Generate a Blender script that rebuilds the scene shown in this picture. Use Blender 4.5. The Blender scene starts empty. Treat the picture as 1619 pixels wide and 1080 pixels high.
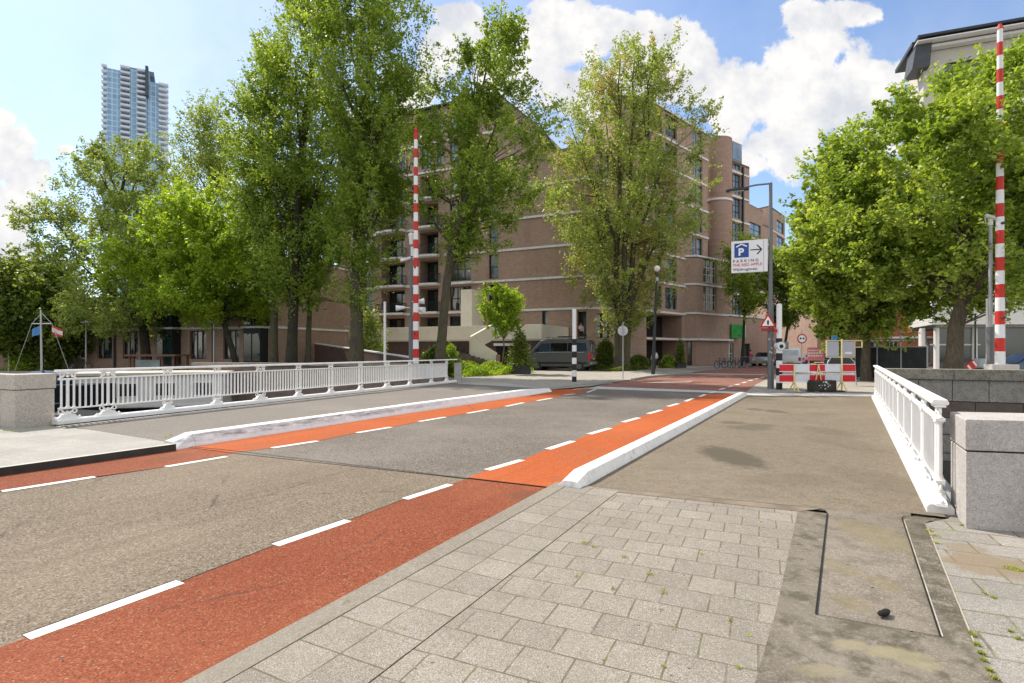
import bpy, bmesh, math, random
import numpy as np
from mathutils import Vector, Matrix, Quaternion
R = math.radians
S = bpy.context.scene
COL = S.collection

# ---------------------------------------------------------------- camera, sky, sun, exposure
FPX, HY, CX, CH = 861.0, 555.0, 809.5, 1.6
cam_d = bpy.data.cameras.new('camera'); cam = bpy.data.objects.new('camera', cam_d); COL.objects.link(cam)
cam.location = (0, 0, CH); cam.rotation_euler = (R(90), 0, 0)
cam_d.sensor_width = 36; cam_d.lens = FPX / 1619 * 36
cam_d.shift_y = (HY - 540) / 1619.0
cam_d.clip_start = 0.05; cam_d.clip_end = 6000
S.camera = cam
S.view_settings.view_transform = 'Standard'; S.view_settings.look = 'None'
S.view_settings.gamma = 1; S.view_settings.exposure = 0.55

SUN_AZ, SUN_EL = R(-48), R(51)
sun_dir = Vector((math.sin(SUN_AZ) * math.cos(SUN_EL), math.cos(SUN_AZ) * math.cos(SUN_EL), math.sin(SUN_EL)))
sl = bpy.data.lights.new('sun', 'SUN'); sl.energy = 3.9; sl.angle = R(0.6); sl.color = (1, .93, .82)
so = bpy.data.objects.new('sun', sl); COL.objects.link(so); so.rotation_euler = sun_dir.to_track_quat('Z', 'Y').to_euler()

def world():
    w = bpy.data.worlds.new('World'); S.world = w; w.use_nodes = True
    nt = w.node_tree; N = nt.nodes; L = nt.links; N.clear()
    out = N.new('ShaderNodeOutputWorld'); bg = N.new('ShaderNodeBackground'); L.new(bg.outputs[0], out.inputs[0])
    bg.inputs[1].default_value = 0.15
    sky = N.new('ShaderNodeTexSky'); sky.sky_type = 'NISHITA'; sky.sun_disc = False
    sky.sun_elevation = SUN_EL; sky.sun_rotation = SUN_AZ; sky.air_density = 1.0; sky.dust_density = 0.6; sky.ozone_density = 1.5
    tc = N.new('ShaderNodeTexCoord'); D = tc.outputs['Generated']
    def math_(op, a, b=None, c=None, clamp=False):
        n = N.new('ShaderNodeMath'); n.operation = op; n.use_clamp = clamp
        for i, v in enumerate((a, b, c)):
            if v is None: continue
            if isinstance(v, (int, float)): n.inputs[i].default_value = v
            else: L.new(v, n.inputs[i])
        return n.outputs[0]
    # cumulus heaps standing in fixed directions of the sky (azimuth to the right, elevation), extents in the same units
    heaps = []
    def heap(px, py, rx, ry): heaps.append(((px - CX) / FPX, (HY - py) / FPX, rx / FPX, ry / FPX))
    for h in [(740, 40, 60, 55), (700, 90, 70, 60), (800, 120, 80, 60), (850, 70, 90, 78), (930, 60, 80, 62), (1010, 70, 80, 55), (1085, 75, 52, 62), (1060, 130, 70, 50),
              (940, 150, 120, 60), (1190, 150, 72, 52), (1285, 70, 48, 75), (1262, 110, 62, 60), (1300, 170, 110, 75), (1385, 130, 66, 55), (1360, 200, 90, 70), (1250, 220, 80, 66), (1180, 262, 50, 26), (1160, 190, 40, 40),
              (20, 235, 45, 40), (40, 285, 42, 50), (10, 340, 50, 60), (0, 190, 26, 18), (30, 400, 50, 30), (-60, 280, 90, 120), (104, 236, 17, 9), (1360, 22, 60, 20), (1500, 190, 90, 60), (1700, 120, 100, 70), (560, 200, 40, 40), (650,140,60,60)]:
        heap(*h)
    sep = N.new('ShaderNodeSeparateXYZ'); L.new(D, sep.inputs[0])
    ys = math_('MAXIMUM', sep.outputs[1], 0.02)
    gx = math_('DIVIDE', sep.outputs[0], ys); gz = math_('DIVIDE', sep.outputs[2], ys)
    cmb = N.new('ShaderNodeCombineXYZ'); L.new(gx, cmb.inputs[0]); L.new(gz, cmb.inputs[1]); P = cmb.outputs[0]
    def noise(scale, detail, rough, off=(0, 0, 0), src=P):
        mp = N.new('ShaderNodeVectorMath'); mp.operation = 'ADD'; L.new(src, mp.inputs[0]); mp.inputs[1].default_value = off
        n = N.new('ShaderNodeTexNoise'); n.inputs['Scale'].default_value = scale; n.inputs['Detail'].default_value = detail
        n.inputs['Roughness'].default_value = rough; L.new(mp.outputs[0], n.inputs['Vector']); return n.outputs[0]
    def field(off):
        mn = None
        for (hx, hz, rx, rz) in heaps:
            a = N.new('ShaderNodeVectorMath'); a.operation = 'SUBTRACT'; L.new(P, a.inputs[0]); a.inputs[1].default_value = (hx + off[0], hz + off[1], 0)
            b = N.new('ShaderNodeVectorMath'); b.operation = 'MULTIPLY'; L.new(a.outputs[0], b.inputs[0]); b.inputs[1].default_value = (1 / rx, 1 / rz, 0)
            c = N.new('ShaderNodeVectorMath'); c.operation = 'LENGTH'; L.new(b.outputs[0], c.inputs[0])
            mn = c.outputs['Value'] if mn is None else math_('SMOOTH_MIN', mn, c.outputs['Value'], 0.25)
        return mn
    f = field((0, 0))
    n1 = noise(9, 9, .62); n2 = noise(3.2, 4, .5, (7, 3, 1))
    dens = math_('SUBTRACT', math_('ADD', math_('MULTIPLY', math_('SUBTRACT', n1, .5), 2.6), math_('MULTIPLY', math_('SUBTRACT', n2, .5), .7)), math_('SUBTRACT', f, .93))
    mr = N.new('ShaderNodeMapRange'); mr.interpolation_type = 'SMOOTHSTEP'; L.new(dens, mr.inputs[0])
    mr.inputs[1].default_value = -.06; mr.inputs[2].default_value = .22
    # thin veil, plus bright unseen clouds added behind the camera to light the facades
    n3 = noise(2.2, 6, .6, (3, 9, 4), D)
    backc = N.new('ShaderNodeMapRange'); L.new(sep.outputs[1], backc.inputs[0]); backc.inputs[1].default_value = .35; backc.inputs[2].default_value = -.15; backc.inputs[4].default_value = 1
    n6 = noise(1.7, 7, .6, (5, 2, 8), D); mb_ = N.new('ShaderNodeMapRange'); L.new(n6, mb_.inputs[0]); mb_.inputs[1].default_value = .40; mb_.inputs[2].default_value = .52
    mv = N.new('ShaderNodeMapRange'); L.new(n3, mv.inputs[0]); mv.inputs[1].default_value = .45; mv.inputs[2].default_value = .85; mv.inputs[4].default_value = .38
    front = N.new('ShaderNodeMapRange'); L.new(sep.outputs[1], front.inputs[0]); front.inputs[1].default_value = .03; front.inputs[2].default_value = .2
    m = math_('MULTIPLY', mr.outputs[0], front.outputs[0])
    m = math_('MAXIMUM', m, mv.outputs[0]); m = math_('MAXIMUM', m, math_('MULTIPLY', mb_.outputs[0], backc.outputs[0]))
    up = N.new('ShaderNodeMapRange'); L.new(sep.outputs[2], up.inputs[0]); up.inputs[1].default_value = 0; up.inputs[2].default_value = .04
    m = math_('MULTIPLY', m, up.outputs[0])
    # cloud relief: denser interior slightly greyer
    n4 = noise(14, 8, .6, (.012, .02, 0)); n5 = noise(5, 3, .5, (.03, -.06, 2))
    sh = math_('ADD', math_('MULTIPLY', n4, .55), math_('MULTIPLY', n5, .45))
    cr = N.new('ShaderNodeValToRGB'); L.new(sh, cr.inputs[0])
    cr.color_ramp.elements[0].position = .40; cr.color_ramp.elements[0].color = (3.3, 3.42, 3.7, 1)
    cr.color_ramp.elements[1].position = .56; cr.color_ramp.elements[1].color = (4.7, 4.6, 4.5, 1)
    tint = N.new('ShaderNodeMix'); tint.data_type = 'RGBA'; tint.blend_type = 'MULTIPLY'; tint.inputs[0].default_value = 1
    L.new(sky.outputs[0], tint.inputs[6]); tint.inputs[7].default_value = (.88, .90, .95, 1)
    mx = N.new('ShaderNodeMix'); mx.data_type = 'RGBA'; L.new(m, mx.inputs[0]); L.new(tint.outputs[2], mx.inputs[6])
    cb = N.new('ShaderNodeMix'); cb.data_type = 'RGBA'; L.new(backc.outputs[0], cb.inputs[0]); L.new(cr.outputs[0], cb.inputs[6]); cb.inputs[7].default_value = (6.8, 6.7, 6.5, 1); L.new(cb.outputs[2], mx.inputs[7])
    L.new(mx.outputs[2], bg.inputs[0])
    w.cycles.sampling_method = 'MANUAL'; w.cycles.sample_map_resolution = 512
world()

# ---------------------------------------------------------------- helpers
def G(px, py, z=0.0):            # where the sight line of a surveyed point meets the level z
    Y = FPX * (CH - z) / (py - HY); return Vector(((px - CX) / FPX * Y, Y, z))
def PX(px, Y): return (px - CX) / FPX * Y
def PZ(py, Y): return CH - (py - HY) / FPX * Y
def onl(px, O, u):               # distance along a wall line O + s*u
    r = (px - CX) / FPX; return (O[0] - r * O[1]) / (r * u[1] - u[0])

class MB:
    def __init__(s): s.v = []; s.f = []; s.m = []; s.cur = 0
    def add(s, vs, fs):
        b = len(s.v); s.v += [tuple(p) for p in vs]; s.f += [tuple(i + b for i in f) for f in fs]; s.m += [s.cur] * len(fs); return s
    def box(s, c, d, rz=0, rx=0, ry=0):
        M = Matrix.Translation(c) @ Matrix.Rotation(rz, 4, 'Z') @ Matrix.Rotation(ry, 4, 'Y') @ Matrix.Rotation(rx, 4, 'X')
        h = [x / 2 for x in d]
        vs = [M @ Vector((sx * h[0], sy * h[1], sz * h[2])) for sx in (-1, 1) for sy in (-1, 1) for sz in (-1, 1)]
        return s.add(vs, [(0, 1, 3, 2), (4, 6, 7, 5), (0, 4, 5, 1), (2, 3, 7, 6), (0, 2, 6, 4), (1, 5, 7, 3)])
    def bar(s, p, q, w, h):      # rectangular bar between two points, w across, h vertical
        p, q = Vector(p), Vector(q); d = (q - p); L_ = d.length; d.normalize()
        side = d.cross(Vector((0, 0, 1)));
        if side.length < 1e-4: side = Vector((1, 0, 0))
        side.normalize(); upv = side.cross(d)
        vs = [a + side * x * w / 2 + upv * z * h / 2 for a in (p, q) for x, z in ((-1, -1), (1, -1), (1, 1), (-1, 1))]
        return s.add(vs, [(3, 2, 1, 0), (4, 5, 6, 7), (0, 1, 5, 4), (1, 2, 6, 5), (2, 3, 7, 6), (3, 0, 4, 7)])
    def cyl(s, p, q, r0, r1=None, n=12, cap=True):
        if r1 is None: r1 = r0
        p, q = Vector(p), Vector(q); d = (q - p).normalized(); a = d.orthogonal().normalized(); b = d.cross(a)
        vs = [c + (a * math.cos(t) + b * math.sin(t)) * r for c, r in ((p, r0), (q, r1)) for t in [2 * math.pi * k / n for k in range(n)]]
        fs = [(k, (k + 1) % n, n + (k + 1) % n, n + k) for k in range(n)]
        if cap: fs += [tuple(range(n - 1, -1, -1)), tuple(range(n, 2 * n))]
        return s.add(vs, fs)
    def tube(s, pts, rad, n=8, cap=True):
        pts = [Vector(p) for p in pts]; rad = rad if isinstance(rad, (list, tuple)) else [rad] * len(pts)
        vs = []; a = None
        for i, p in enumerate(pts):
            d = (pts[min(i + 1, len(pts) - 1)] - pts[max(i - 1, 0)]).normalized()
            if a is None: a = d.orthogonal().normalized()
            a = (a - d * a.dot(d)).normalized(); b = d.cross(a)
            vs += [p + (a * math.cos(2 * math.pi * k / n) + b * math.sin(2 * math.pi * k / n)) * rad[i] for k in range(n)]
        fs = [(i * n + k, i * n + (k + 1) % n, (i + 1) * n + (k + 1) % n, (i + 1) * n + k) for i in range(len(pts) - 1) for k in range(n)]
        if cap: fs += [tuple(range(n - 1, -1, -1)), tuple(range((len(pts) - 1) * n, len(pts) * n))]
        return s.add(vs, fs)
    def lathe(s, prof, c=(0, 0, 0), n=16):
        vs = []; c = Vector(c)
        for r, z in prof: vs += [c + Vector((r * math.cos(2 * math.pi * k / n), r * math.sin(2 * math.pi * k / n), z)) for k in range(n)]
        m = len(prof); fs = [(i * n + k, i * n + (k + 1) % n, (i + 1) * n + (k + 1) % n, (i + 1) * n + k) for i in range(m - 1) for k in range(n)]
        fs += [tuple(range(n - 1, -1, -1)), tuple(range((m - 1) * n, m * n))]
        return s.add(vs, fs)
    def prism(s, poly, h0, h1, M=None):      # poly: 2D, extruded in local z from h0 to h1, placed by matrix M
        n = len(poly); vs = [Vector((x, y, h)) for h in (h0, h1) for x, y in poly]
        if M is not None: vs = [M @ v for v in vs]
        return s.add(vs, [tuple(range(n - 1, -1, -1)), tuple(range(n, 2 * n))] + [(i, (i + 1) % n, n + (i + 1) % n, n + i) for i in range(n)])
    def sph(s, c, r, n=12, m=8, sc=(1, 1, 1)):
        prof = [(max(1e-3, math.sin(math.pi * i / m)) * r, -math.cos(math.pi * i / m) * r) for i in range(m + 1)]
        b = len(s.v); s.lathe(prof, (0, 0, 0), n); c = Vector(c)
        for i in range(b, len(s.v)): p = s.v[i]; s.v[i] = (c.x + p[0] * sc[0], c.y + p[1] * sc[1], c.z + p[2] * sc[2])
        return s
    def ring(s, c, r, t, axis='Y', n=24, k=6, z_off=0):
        pts = []
        for i in range(n + 1):
            a = 2 * math.pi * i / n
            v = {'Y': (math.cos(a), 0, math.sin(a)), 'X': (0, math.cos(a), math.sin(a)), 'Z': (math.cos(a), math.sin(a), 0)}[axis]
            pts.append(Vector(c) + Vector(v) * r)
        return s.tube(pts, t, k, cap=False)
    def build(s, name, mats, parent=None, smooth=False, loc=None, rz=None, bevel=0):
        me = bpy.data.meshes.new(name); me.from_pydata(s.v, [], s.f)
        mats = mats if isinstance(mats, (list, tuple)) else [mats]
        for m in mats: me.materials.append(m)
        if len(mats) > 1: me.polygons.foreach_set('material_index', s.m)
        bm = bmesh.new(); bm.from_mesh(me)
        bmesh.ops.recalc_face_normals(bm, faces=bm.faces)
        if bevel: bmesh.ops.bevel(bm, geom=[e for e in bm.edges if len(e.link_faces) == 2 and e.calc_face_angle(0) > .5], offset=bevel, segments=2, affect='EDGES', profile=.6)
        uvl = bm.loops.layers.uv.new('UVMap')
        for f in bm.faces:
            n = f.normal
            if abs(n.z) > .75:
                for l in f.loops: l[uvl].uv = (l.vert.co.x, l.vert.co.y)
            else:
                t = Vector((-n.y, n.x)).normalized()
                for l in f.loops: l[uvl].uv = (l.vert.co.x * t.x + l.vert.co.y * t.y, l.vert.co.z)
        bm.to_mesh(me); bm.free()
        if smooth:
            for p in me.polygons: p.use_smooth = True
            try: me.set_sharp_from_angle(angle=R(38))
            except Exception: pass
        o = bpy.data.objects.new(name, me); COL.objects.link(o)
        if parent is not None: o.parent = parent
        if loc is not None: o.location = loc
        if rz is not None: o.rotation_euler[2] = rz
        return o

def tag(o, label=None, cat=None, group=None, kind=None):
    if label: o['label'] = label
    if cat: o['category'] = cat
    if group: o['group'] = group
    if kind: o['kind'] = kind
    return o
def thing(name, label, cat, loc=(0, 0, 0), rz=0, group=None):
    o = bpy.data.objects.new(name, None); COL.objects.link(o); o.empty_display_size = .3
    o.location = loc; o.rotation_euler = (0, 0, rz); return tag(o, label, cat, group)
def copy_tree(o, parent=None, kids=None):
    kids = kids or {}
    def rec(a, par):
        c = a.copy(); COL.objects.link(c)
        if par is not None: c.parent = par
        for ch in a.children: rec(ch, c)
        return c
    return rec(o, parent)

# ---------------------------------------------------------------- materials
class NT:
    def __init__(s, m): s.nt = m.node_tree; s.N = s.nt.nodes; s.L = s.nt.links
    def n(s, t, **k):
        x = s.N.new(t)
        for a, b in k.items(): setattr(x, a, b)
        return x
    def set(s, inp, v):
        if isinstance(v, (int, float, tuple)): inp.default_value = v
        else: s.L.new(v, inp)
    def math(s, op, a, b=0.0, clamp=False):
        x = s.n('ShaderNodeMath', operation=op, use_clamp=clamp); s.set(x.inputs[0], a); s.set(x.inputs[1], b); return x.outputs[0]
    def noise(s, vec, scale, detail=3, rough=.55):
        x = s.n('ShaderNodeTexNoise'); s.L.new(vec, x.inputs['Vector']); x.inputs['Scale'].default_value = scale
        x.inputs['Detail'].default_value = detail; x.inputs['Roughness'].default_value = rough; return x.outputs[0]
    def voro(s, vec, scale, out='Color', feature='F1'):
        x = s.n('ShaderNodeTexVoronoi', feature=feature); s.L.new(vec, x.inputs['Vector']); x.inputs['Scale'].default_value = scale; return x.outputs[out]
    def mr(s, v, a, b, c=0.0, d=1.0):
        x = s.n('ShaderNodeMapRange'); s.L.new(v, x.inputs[0]); x.inputs[1].default_value = a; x.inputs[2].default_value = b
        x.inputs[3].default_value = c; x.inputs[4].default_value = d; return x.outputs[0]
    def ramp(s, v, stops):
        x = s.n('ShaderNodeValToRGB'); s.L.new(v, x.inputs[0]); e = x.color_ramp.elements
        while len(e) < len(stops): e.new(.5)
        for i, (p, c) in enumerate(stops): e[i].position = p; e[i].color = (c[0], c[1], c[2], 1)
        return x.outputs[0]
    def mix(s, f, a, b, mode='MIX'):
        x = s.n('ShaderNodeMix', data_type='RGBA', blend_type=mode)
        s.set(x.inputs[0], f)
        for i, v in ((6, a), (7, b)):
            if isinstance(v, tuple): x.inputs[i].default_value = (v[0], v[1], v[2], 1)
            else: s.L.new(v, x.inputs[i])
        return x.outputs[2]
    def coord(s, kind='Object', scale=(1, 1, 1), rot=0, loc=(0, 0, 0)):
        tc = s.n('ShaderNodeTexCoord'); v = tc.outputs[kind]
        for sc, ro, lo in (((1, 1, 1), rot, loc), (scale, 0, (0, 0, 0))):
            if sc == (1, 1, 1) and ro == 0 and lo == (0, 0, 0): continue
            mp = s.n('ShaderNodeMapping'); s.L.new(v, mp.inputs[0]); v = mp.outputs[0]
            mp.inputs['Scale'].default_value = sc; mp.inputs['Rotation'].default_value = (0, 0, ro); mp.inputs['Location'].default_value = lo
        return v
    def bump(s, h, strength, dist, bsdf):
        b = s.n('ShaderNodeBump'); b.inputs['Strength'].default_value = strength; b.inputs['Distance'].default_value = dist
        s.L.new(h, b.inputs['Height']); s.L.new(b.outputs[0], bsdf.inputs['Normal'])
def newmat(name):
    m = bpy.data.materials.new(name); m.use_nodes = True; t = NT(m); b = t.N['Principled BSDF']; b.inputs['Specular IOR Level'].default_value = .35
    return m, t, b
MATS = {}
def mat(name, col, rough=.6, metal=0, var=.12, scale=3.0, fine=40.0, bump=0, dirt=None, emit=0, spec=None):
    if name in MATS: return MATS[name]
    m, t, b = newmat(name); c = t.coord('Object')
    big = t.noise(c, scale, 5, .6); fin = t.noise(c, fine, 3, .6)
    lo = tuple(x * (1 - var) for x in col); hi = tuple(min(1, x * (1 + var)) for x in col)
    base = t.mix(t.mr(big, .35, .65), lo, hi)
    base = t.mix(t.mr(fin, .3, .7, 0, .5), base, tuple(x * (1 - var * 1.2) for x in col))
    if dirt:
        base = t.mix(t.mr(t.noise(c, scale * 2.7, 7, .7), .52, .72, 0, dirt[1]), base, dirt[0])
    t.L.new(base, b.inputs['Base Color']); b.inputs['Roughness'].default_value = rough; b.inputs['Metallic'].default_value = metal
    if spec is not None: b.inputs['Specular IOR Level'].default_value = spec
    if bump: t.bump(fin, bump, .01, b)
    if emit: b.inputs['Emission Color'].default_value = (*col, 1); b.inputs['Emission Strength'].default_value = emit
    MATS[name] = m; return m

AX = math.atan2(.45, 1)          # bridge axis: angle right of +Y
GF = .68
def m_asphalt(name, stops, vscale, seams=False, stain=.25, patch=None, bump=.5, soft=.0, gf=GF, tint=(1, 1, 1), mott=0):
    mean = [sum(c[i] for p, c in stops[1:-1]) / max(1, len(stops) - 2) for i in range(3)]
    stops = [(p, tuple(min(1, gf * tint[i] * (c[i] * (1 - soft) + mean[i] * soft)) for i in range(3))) for p, c in stops]
    m, t, b = newmat(name); c = t.coord('Object')
    v = t.voro(c, vscale); sep = t.n('ShaderNodeSeparateColor'); t.L.new(v, sep.inputs[0])
    base = t.ramp(sep.outputs[0], stops)
    mid = t.noise(c, 26, 4, .6)
    base = t.mix(t.mr(mid, .35, .7, 0, .30), base, tuple(x * .55 for x in stops[0][1]))
    big = t.noise(c, .9, 6, .62)
    base = t.mix(t.mr(big, .42, .68, 0, stain), base, tuple(x * .75 for x in stops[1][1]))
    big2 = t.noise(t.coord('Object', loc=(31, 7, 0)), .35, 5, .6)
    base = t.mix(t.mr(big2, .45, .7, 0, stain), base, tuple(min(1, x * 1.25) for x in stops[-2][1]))
    if seams:   # long wheel tracks along the road and a few crack lines
        cc = t.coord('Object', rot=R(29)); 
        w = t.n('ShaderNodeTexNoise'); t.L.new(t.coord('Object', scale=(6, .25, 1), rot=R(30)), w.inputs['Vector']); w.inputs['Scale'].default_value = 1.0; w.inputs['Detail'].default_value = 4
        base = t.mix(t.mr(w.outputs[0], .5, .72, 0, .3), base, tuple(x * .7 for x in stops[1][1]))
        cr = t.voro(t.coord('Object', scale=(1, .45, 1), rot=R(30)), .55, 'Distance', 'DISTANCE_TO_EDGE')
        wv = t.math('ADD', cr, t.math('MULTIPLY', t.math('SUBTRACT', t.noise(c, 6, 5, .7), .5), .035))
        on = t.mr(t.noise(c, .6, 2), .5, .56)
        base = t.mix(t.math('MULTIPLY', t.mr(wv, .0, .007, .55, 0), on), base, (.04, .035, .03))
    if mott: base = t.mix(t.mr(t.noise(c, 5.5, 7, .68), .48, .60, 0, mott), base, tuple(gf * x for x in (.115, .10, .065))); base = t.mix(t.mr(t.noise(t.coord('Object', loc=(5, 5, 0)), 11, 5, .7), .56, .66, 0, mott * .8), base, tuple(gf * x for x in (.42, .38, .31)))
    if patch: base = t.mix(t.mr(t.noise(t.coord('Object', scale=(1, 2.2, 1), loc=(3, 1, 0)), .45, 5, .6), .60, .72, 0, patch), base, tuple(x * .5 for x in stops[1][1]))
    t.L.new(base, b.inputs['Base Color']); b.inputs['Roughness'].default_value = .88; b.inputs['Specular IOR Level'].default_value = .15
    t.bump(sep.outputs[1], bump, .004, b); return m

def m_pavers(name, rot, w, h, offset, cols, joint, mortar=.006, loc=(0, 0, 0), moss=.5):
    cols = [tuple(GF * x for x in c) for c in cols]; m, t, b = newmat(name); c = t.coord('Object', rot=rot, loc=loc); cs = t.coord('Object')
    wob = t.n('ShaderNodeTexNoise'); t.L.new(cs, wob.inputs['Vector']); wob.inputs['Scale'].default_value = 2.5
    vm = t.n('ShaderNodeVectorMath', operation='SCALE'); t.L.new(wob.outputs[1], vm.inputs[0]); vm.inputs['Scale'].default_value = .018
    va = t.n('ShaderNodeVectorMath', operation='ADD'); t.L.new(c, va.inputs[0]); t.L.new(vm.outputs[0], va.inputs[1])
    br = t.n('ShaderNodeTexBrick'); t.L.new(va.outputs[0], br.inputs['Vector']); br.offset = offset; br.squash = 1
    br.inputs['Scale'].default_value = 1; br.inputs['Brick Width'].default_value = w; br.inputs['Row Height'].default_value = h
    br.inputs['Mortar Size'].default_value = mortar; br.inputs['Mortar Smooth'].default_value = .2; br.inputs['Bias'].default_value = 0
    br.inputs['Color1'].default_value = (0, 0, 0, 1); br.inputs['Color2'].default_value = (1, 1, 1, 1); br.inputs['Mortar'].default_value = (.5, .5, .5, 1)
    tone = t.n('ShaderNodeSeparateColor'); t.L.new(br.outputs[0], tone.inputs[0])
    base = t.ramp(tone.outputs[0], [(0, cols[0]), (.5, cols[1]), (1, cols[2])])
    sp = t.n('ShaderNodeSeparateColor'); t.L.new(t.voro(cs, 260), sp.inputs[0])
    base = t.mix(t.mr(sp.outputs[0], .72, .8, 0, .6), base, tuple(x * .35 for x in cols[0]))
    base = t.mix(t.mr(sp.outputs[1], .78, .84, 0, .5), base, (.62, .60, .56))
    base = t.mix(t.mr(t.noise(cs, 1.1, 6, .65), .42, .7, 0, .45), base, tuple(x * .62 for x in cols[1]))
    base = t.mix(t.mr(t.noise(cs, 9, 5, .65), .5, .75, 0, .3), base, tuple(x * .6 for x in cols[1]))
    jn = t.mix(t.mr(t.noise(cs, 5, 4, .6), .55, .62, 0, moss), joint, (.17, .20, .045))
    brk = t.mr(t.noise(cs, 7, 3, .6), .35, .5, .35, 1)
    base = t.mix(t.math('MULTIPLY', br.outputs['Fac'], brk), base, jn)
    t.L.new(base, b.inputs['Base Color']); b.inputs['Roughness'].default_value = .85; b.inputs['Specular IOR Level'].default_value = .15
    t.bump(t.math('SUBTRACT', t.math('MULTIPLY', sp.outputs[2], .12), br.outputs['Fac']), .7, .006, b); return m

def m_brick(name, c1, c2, mortar, w=.24, h=.075, stain=.3):
    m, t, b = newmat(name); uv = t.coord('UV'); co = t.coord('Object')
    br = t.n('ShaderNodeTexBrick'); t.L.new(uv, br.inputs['Vector']); br.inputs['Scale'].default_value = 1
    br.inputs['Brick Width'].default_value = w; br.inputs['Row Height'].default_value = h; br.inputs['Mortar Size'].default_value = .008
    br.inputs['Mortar Smooth'].default_value = .3
    for k, v in (('Color1', c1), ('Color2', c2), ('Mortar', mortar)): br.inputs[k].default_value = (*v, 1)
    big = t.noise(co, .22, 6, .6); st = t.noise(t.coord('UV', scale=(1.4, .25, 1)), 1.0, 5, .65)
    base = t.mix(t.mr(big, .38, .66, 0, .35), br.outputs[0], tuple(x * .72 for x in c1))
    base = t.mix(t.mr(st, .5, .75, 0, stain), base, tuple(x * .6 for x in c1))
    base = t.mix(t.mr(t.noise(uv, 2.6, 3, .6), .45, .7, 0, .3), base, tuple(min(1, x * 1.3) for x in c2))
    t.L.new(base, b.inputs['Base Color']); b.inputs['Roughness'].default_value = .9
    t.bump(br.outputs['Fac'], -.4, .01, b); return m

def m_leaf(name, dark, mid, light, trans=.45, accent=None):
    m = bpy.data.materials.new(name); m.use_nodes = True; t = NT(m); N = t.N; N.clear()
    geo = t.n('ShaderNodeNewGeometry'); co = t.coord('Object')
    r = geo.outputs['Random Per Island']; n = t.noise(co, .45, 4, .6)
    v = t.math('ADD', t.math('MULTIPLY', r, .5), t.math('MULTIPLY', t.mr(n, .3, .7), .5))
    st = [(0.0, dark), (.5, mid), (.95, light)]
    base = t.ramp(v, st)
    if accent: base = t.mix(t.mr(t.noise(t.coord('Object', loc=(9, 4, 2)), .35, 3, .6), .52, .66, 0, .8), base, accent)
    p = t.n('ShaderNodeBsdfPrincipled'); t.L.new(base, p.inputs['Base Color']); p.inputs['Roughness'].default_value = .45; p.inputs['Specular IOR Level'].default_value = .35
    tr = t.n('ShaderNodeBsdfTranslucent'); tc = t.mix(1.0, base, (1.5, 1.45, .55), 'MULTIPLY'); t.L.new(tc, tr.inputs[0])
    mx = t.n('ShaderNodeMixShader'); mx.inputs[0].default_value = trans; t.L.new(p.outputs[0], mx.inputs[1]); t.L.new(tr.outputs[0], mx.inputs[2])
    o = t.n('ShaderNodeOutputMaterial'); t.L.new(mx.outputs[0], o.inputs[0]); return m
def m_bark(name, c1, c2, moss=0):
    m, t, b = newmat(name); c = t.coord('Object', scale=(1, 1, .18))
    n = t.noise(c, 14, 6, .7); base = t.ramp(n, [(.3, c1), (.65, c2)])
    if moss: base = t.mix(t.mr(t.noise(t.coord('Object'), 1.3, 4, .6), .45, .6, 0, moss), base, (.09, .10, .03))
    t.L.new(base, b.inputs['Base Color']); b.inputs['Roughness'].default_value = .95; t.bump(n, .9, .03, b); return m
def m_glass(name, tint, curtains=0, rough=.06):
    m, t, b = newmat(name); c = t.coord('Object')
    n = t.noise(c, .8, 3, .6); base = t.mix(t.mr(n, .35, .65), tuple(x * .5 for x in tint), tint)
    if curtains:
        base = t.mix(t.mr(t.noise(t.coord('Object', scale=(1.5, 1.5, .15)), 2.2, 1, .5), .5, .52, 0, curtains), base, (.5, .49, .46))
    t.L.new(base, b.inputs['Base Color']); b.inputs['Roughness'].default_value = rough; b.inputs['Specular IOR Level'].default_value = .9
    nn = t.noise(c, 1.5, 2); t.bump(nn, .05, .02, b); return m
# ================================================================ SETTING
def sheet(name, pts, z, m, th=0.0, kind='structure', zb=None, label=None):
    mb = MB(); poly = [(p[0], p[1]) for p in pts]
    a = sum(poly[i][0] * poly[(i + 1) % len(poly)][1] - poly[(i + 1) % len(poly)][0] * poly[i][1] for i in range(len(poly)))
    if a < 0: poly = poly[::-1]
    if th: mb.prism(poly, z - th, z)
    else: mb.add([(x, y, z) for x, y in poly], [tuple(range(len(poly)))])
    o = mb.build(name, m); o['kind'] = kind
    return o
def line2(p, q, t): return Vector((p[0] + (q[0] - p[0]) * t, p[1] + (q[1] - p[1]) * t))

PAVE = [(.345, .30, .24), (.39, .34, .272), (.44, .385, .308)]
mA_app = m_asphalt('approach_asphalt', [(0, (.10, .085, .07)), (.22, (.26, .22, .175)), (.55, (.36, .31, .245)), (.85, (.46, .41, .34)), (1, (.62, .58, .52))], 100, seams=True, soft=.0, tint=(.90, .83, .735), bump=.6)
mA_deck = m_asphalt('deck_asphalt', [(0, (.09, .08, .07)), (.3, (.205, .18, .16)), (.7, (.29, .26, .232)), (.9, (.38, .35, .32)), (1, (.55, .52, .49))], 80, stain=.3, bump=.3, tint=(1, .96, .90))
mA_walk = m_asphalt('walkway_surfacing', [(0, (.19, .16, .125)), (.3, (.31, .265, .21)), (.7, (.365, .315, .25)), (.92, (.42, .37, .30)), (1, (.50, .45, .38))], 110, stain=.28, patch=.0, bump=.3, tint=(.90, .86, .79), mott=.22)
mA_walkL = m_asphalt('walkway_surfacing_far_side', [(0, (.18, .155, .135)), (.3, (.29, .26, .225)), (.7, (.34, .305, .265)), (.92, (.39, .35, .31)), (1, (.45, .42, .38))], 110, stain=.2, bump=.3)
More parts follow.
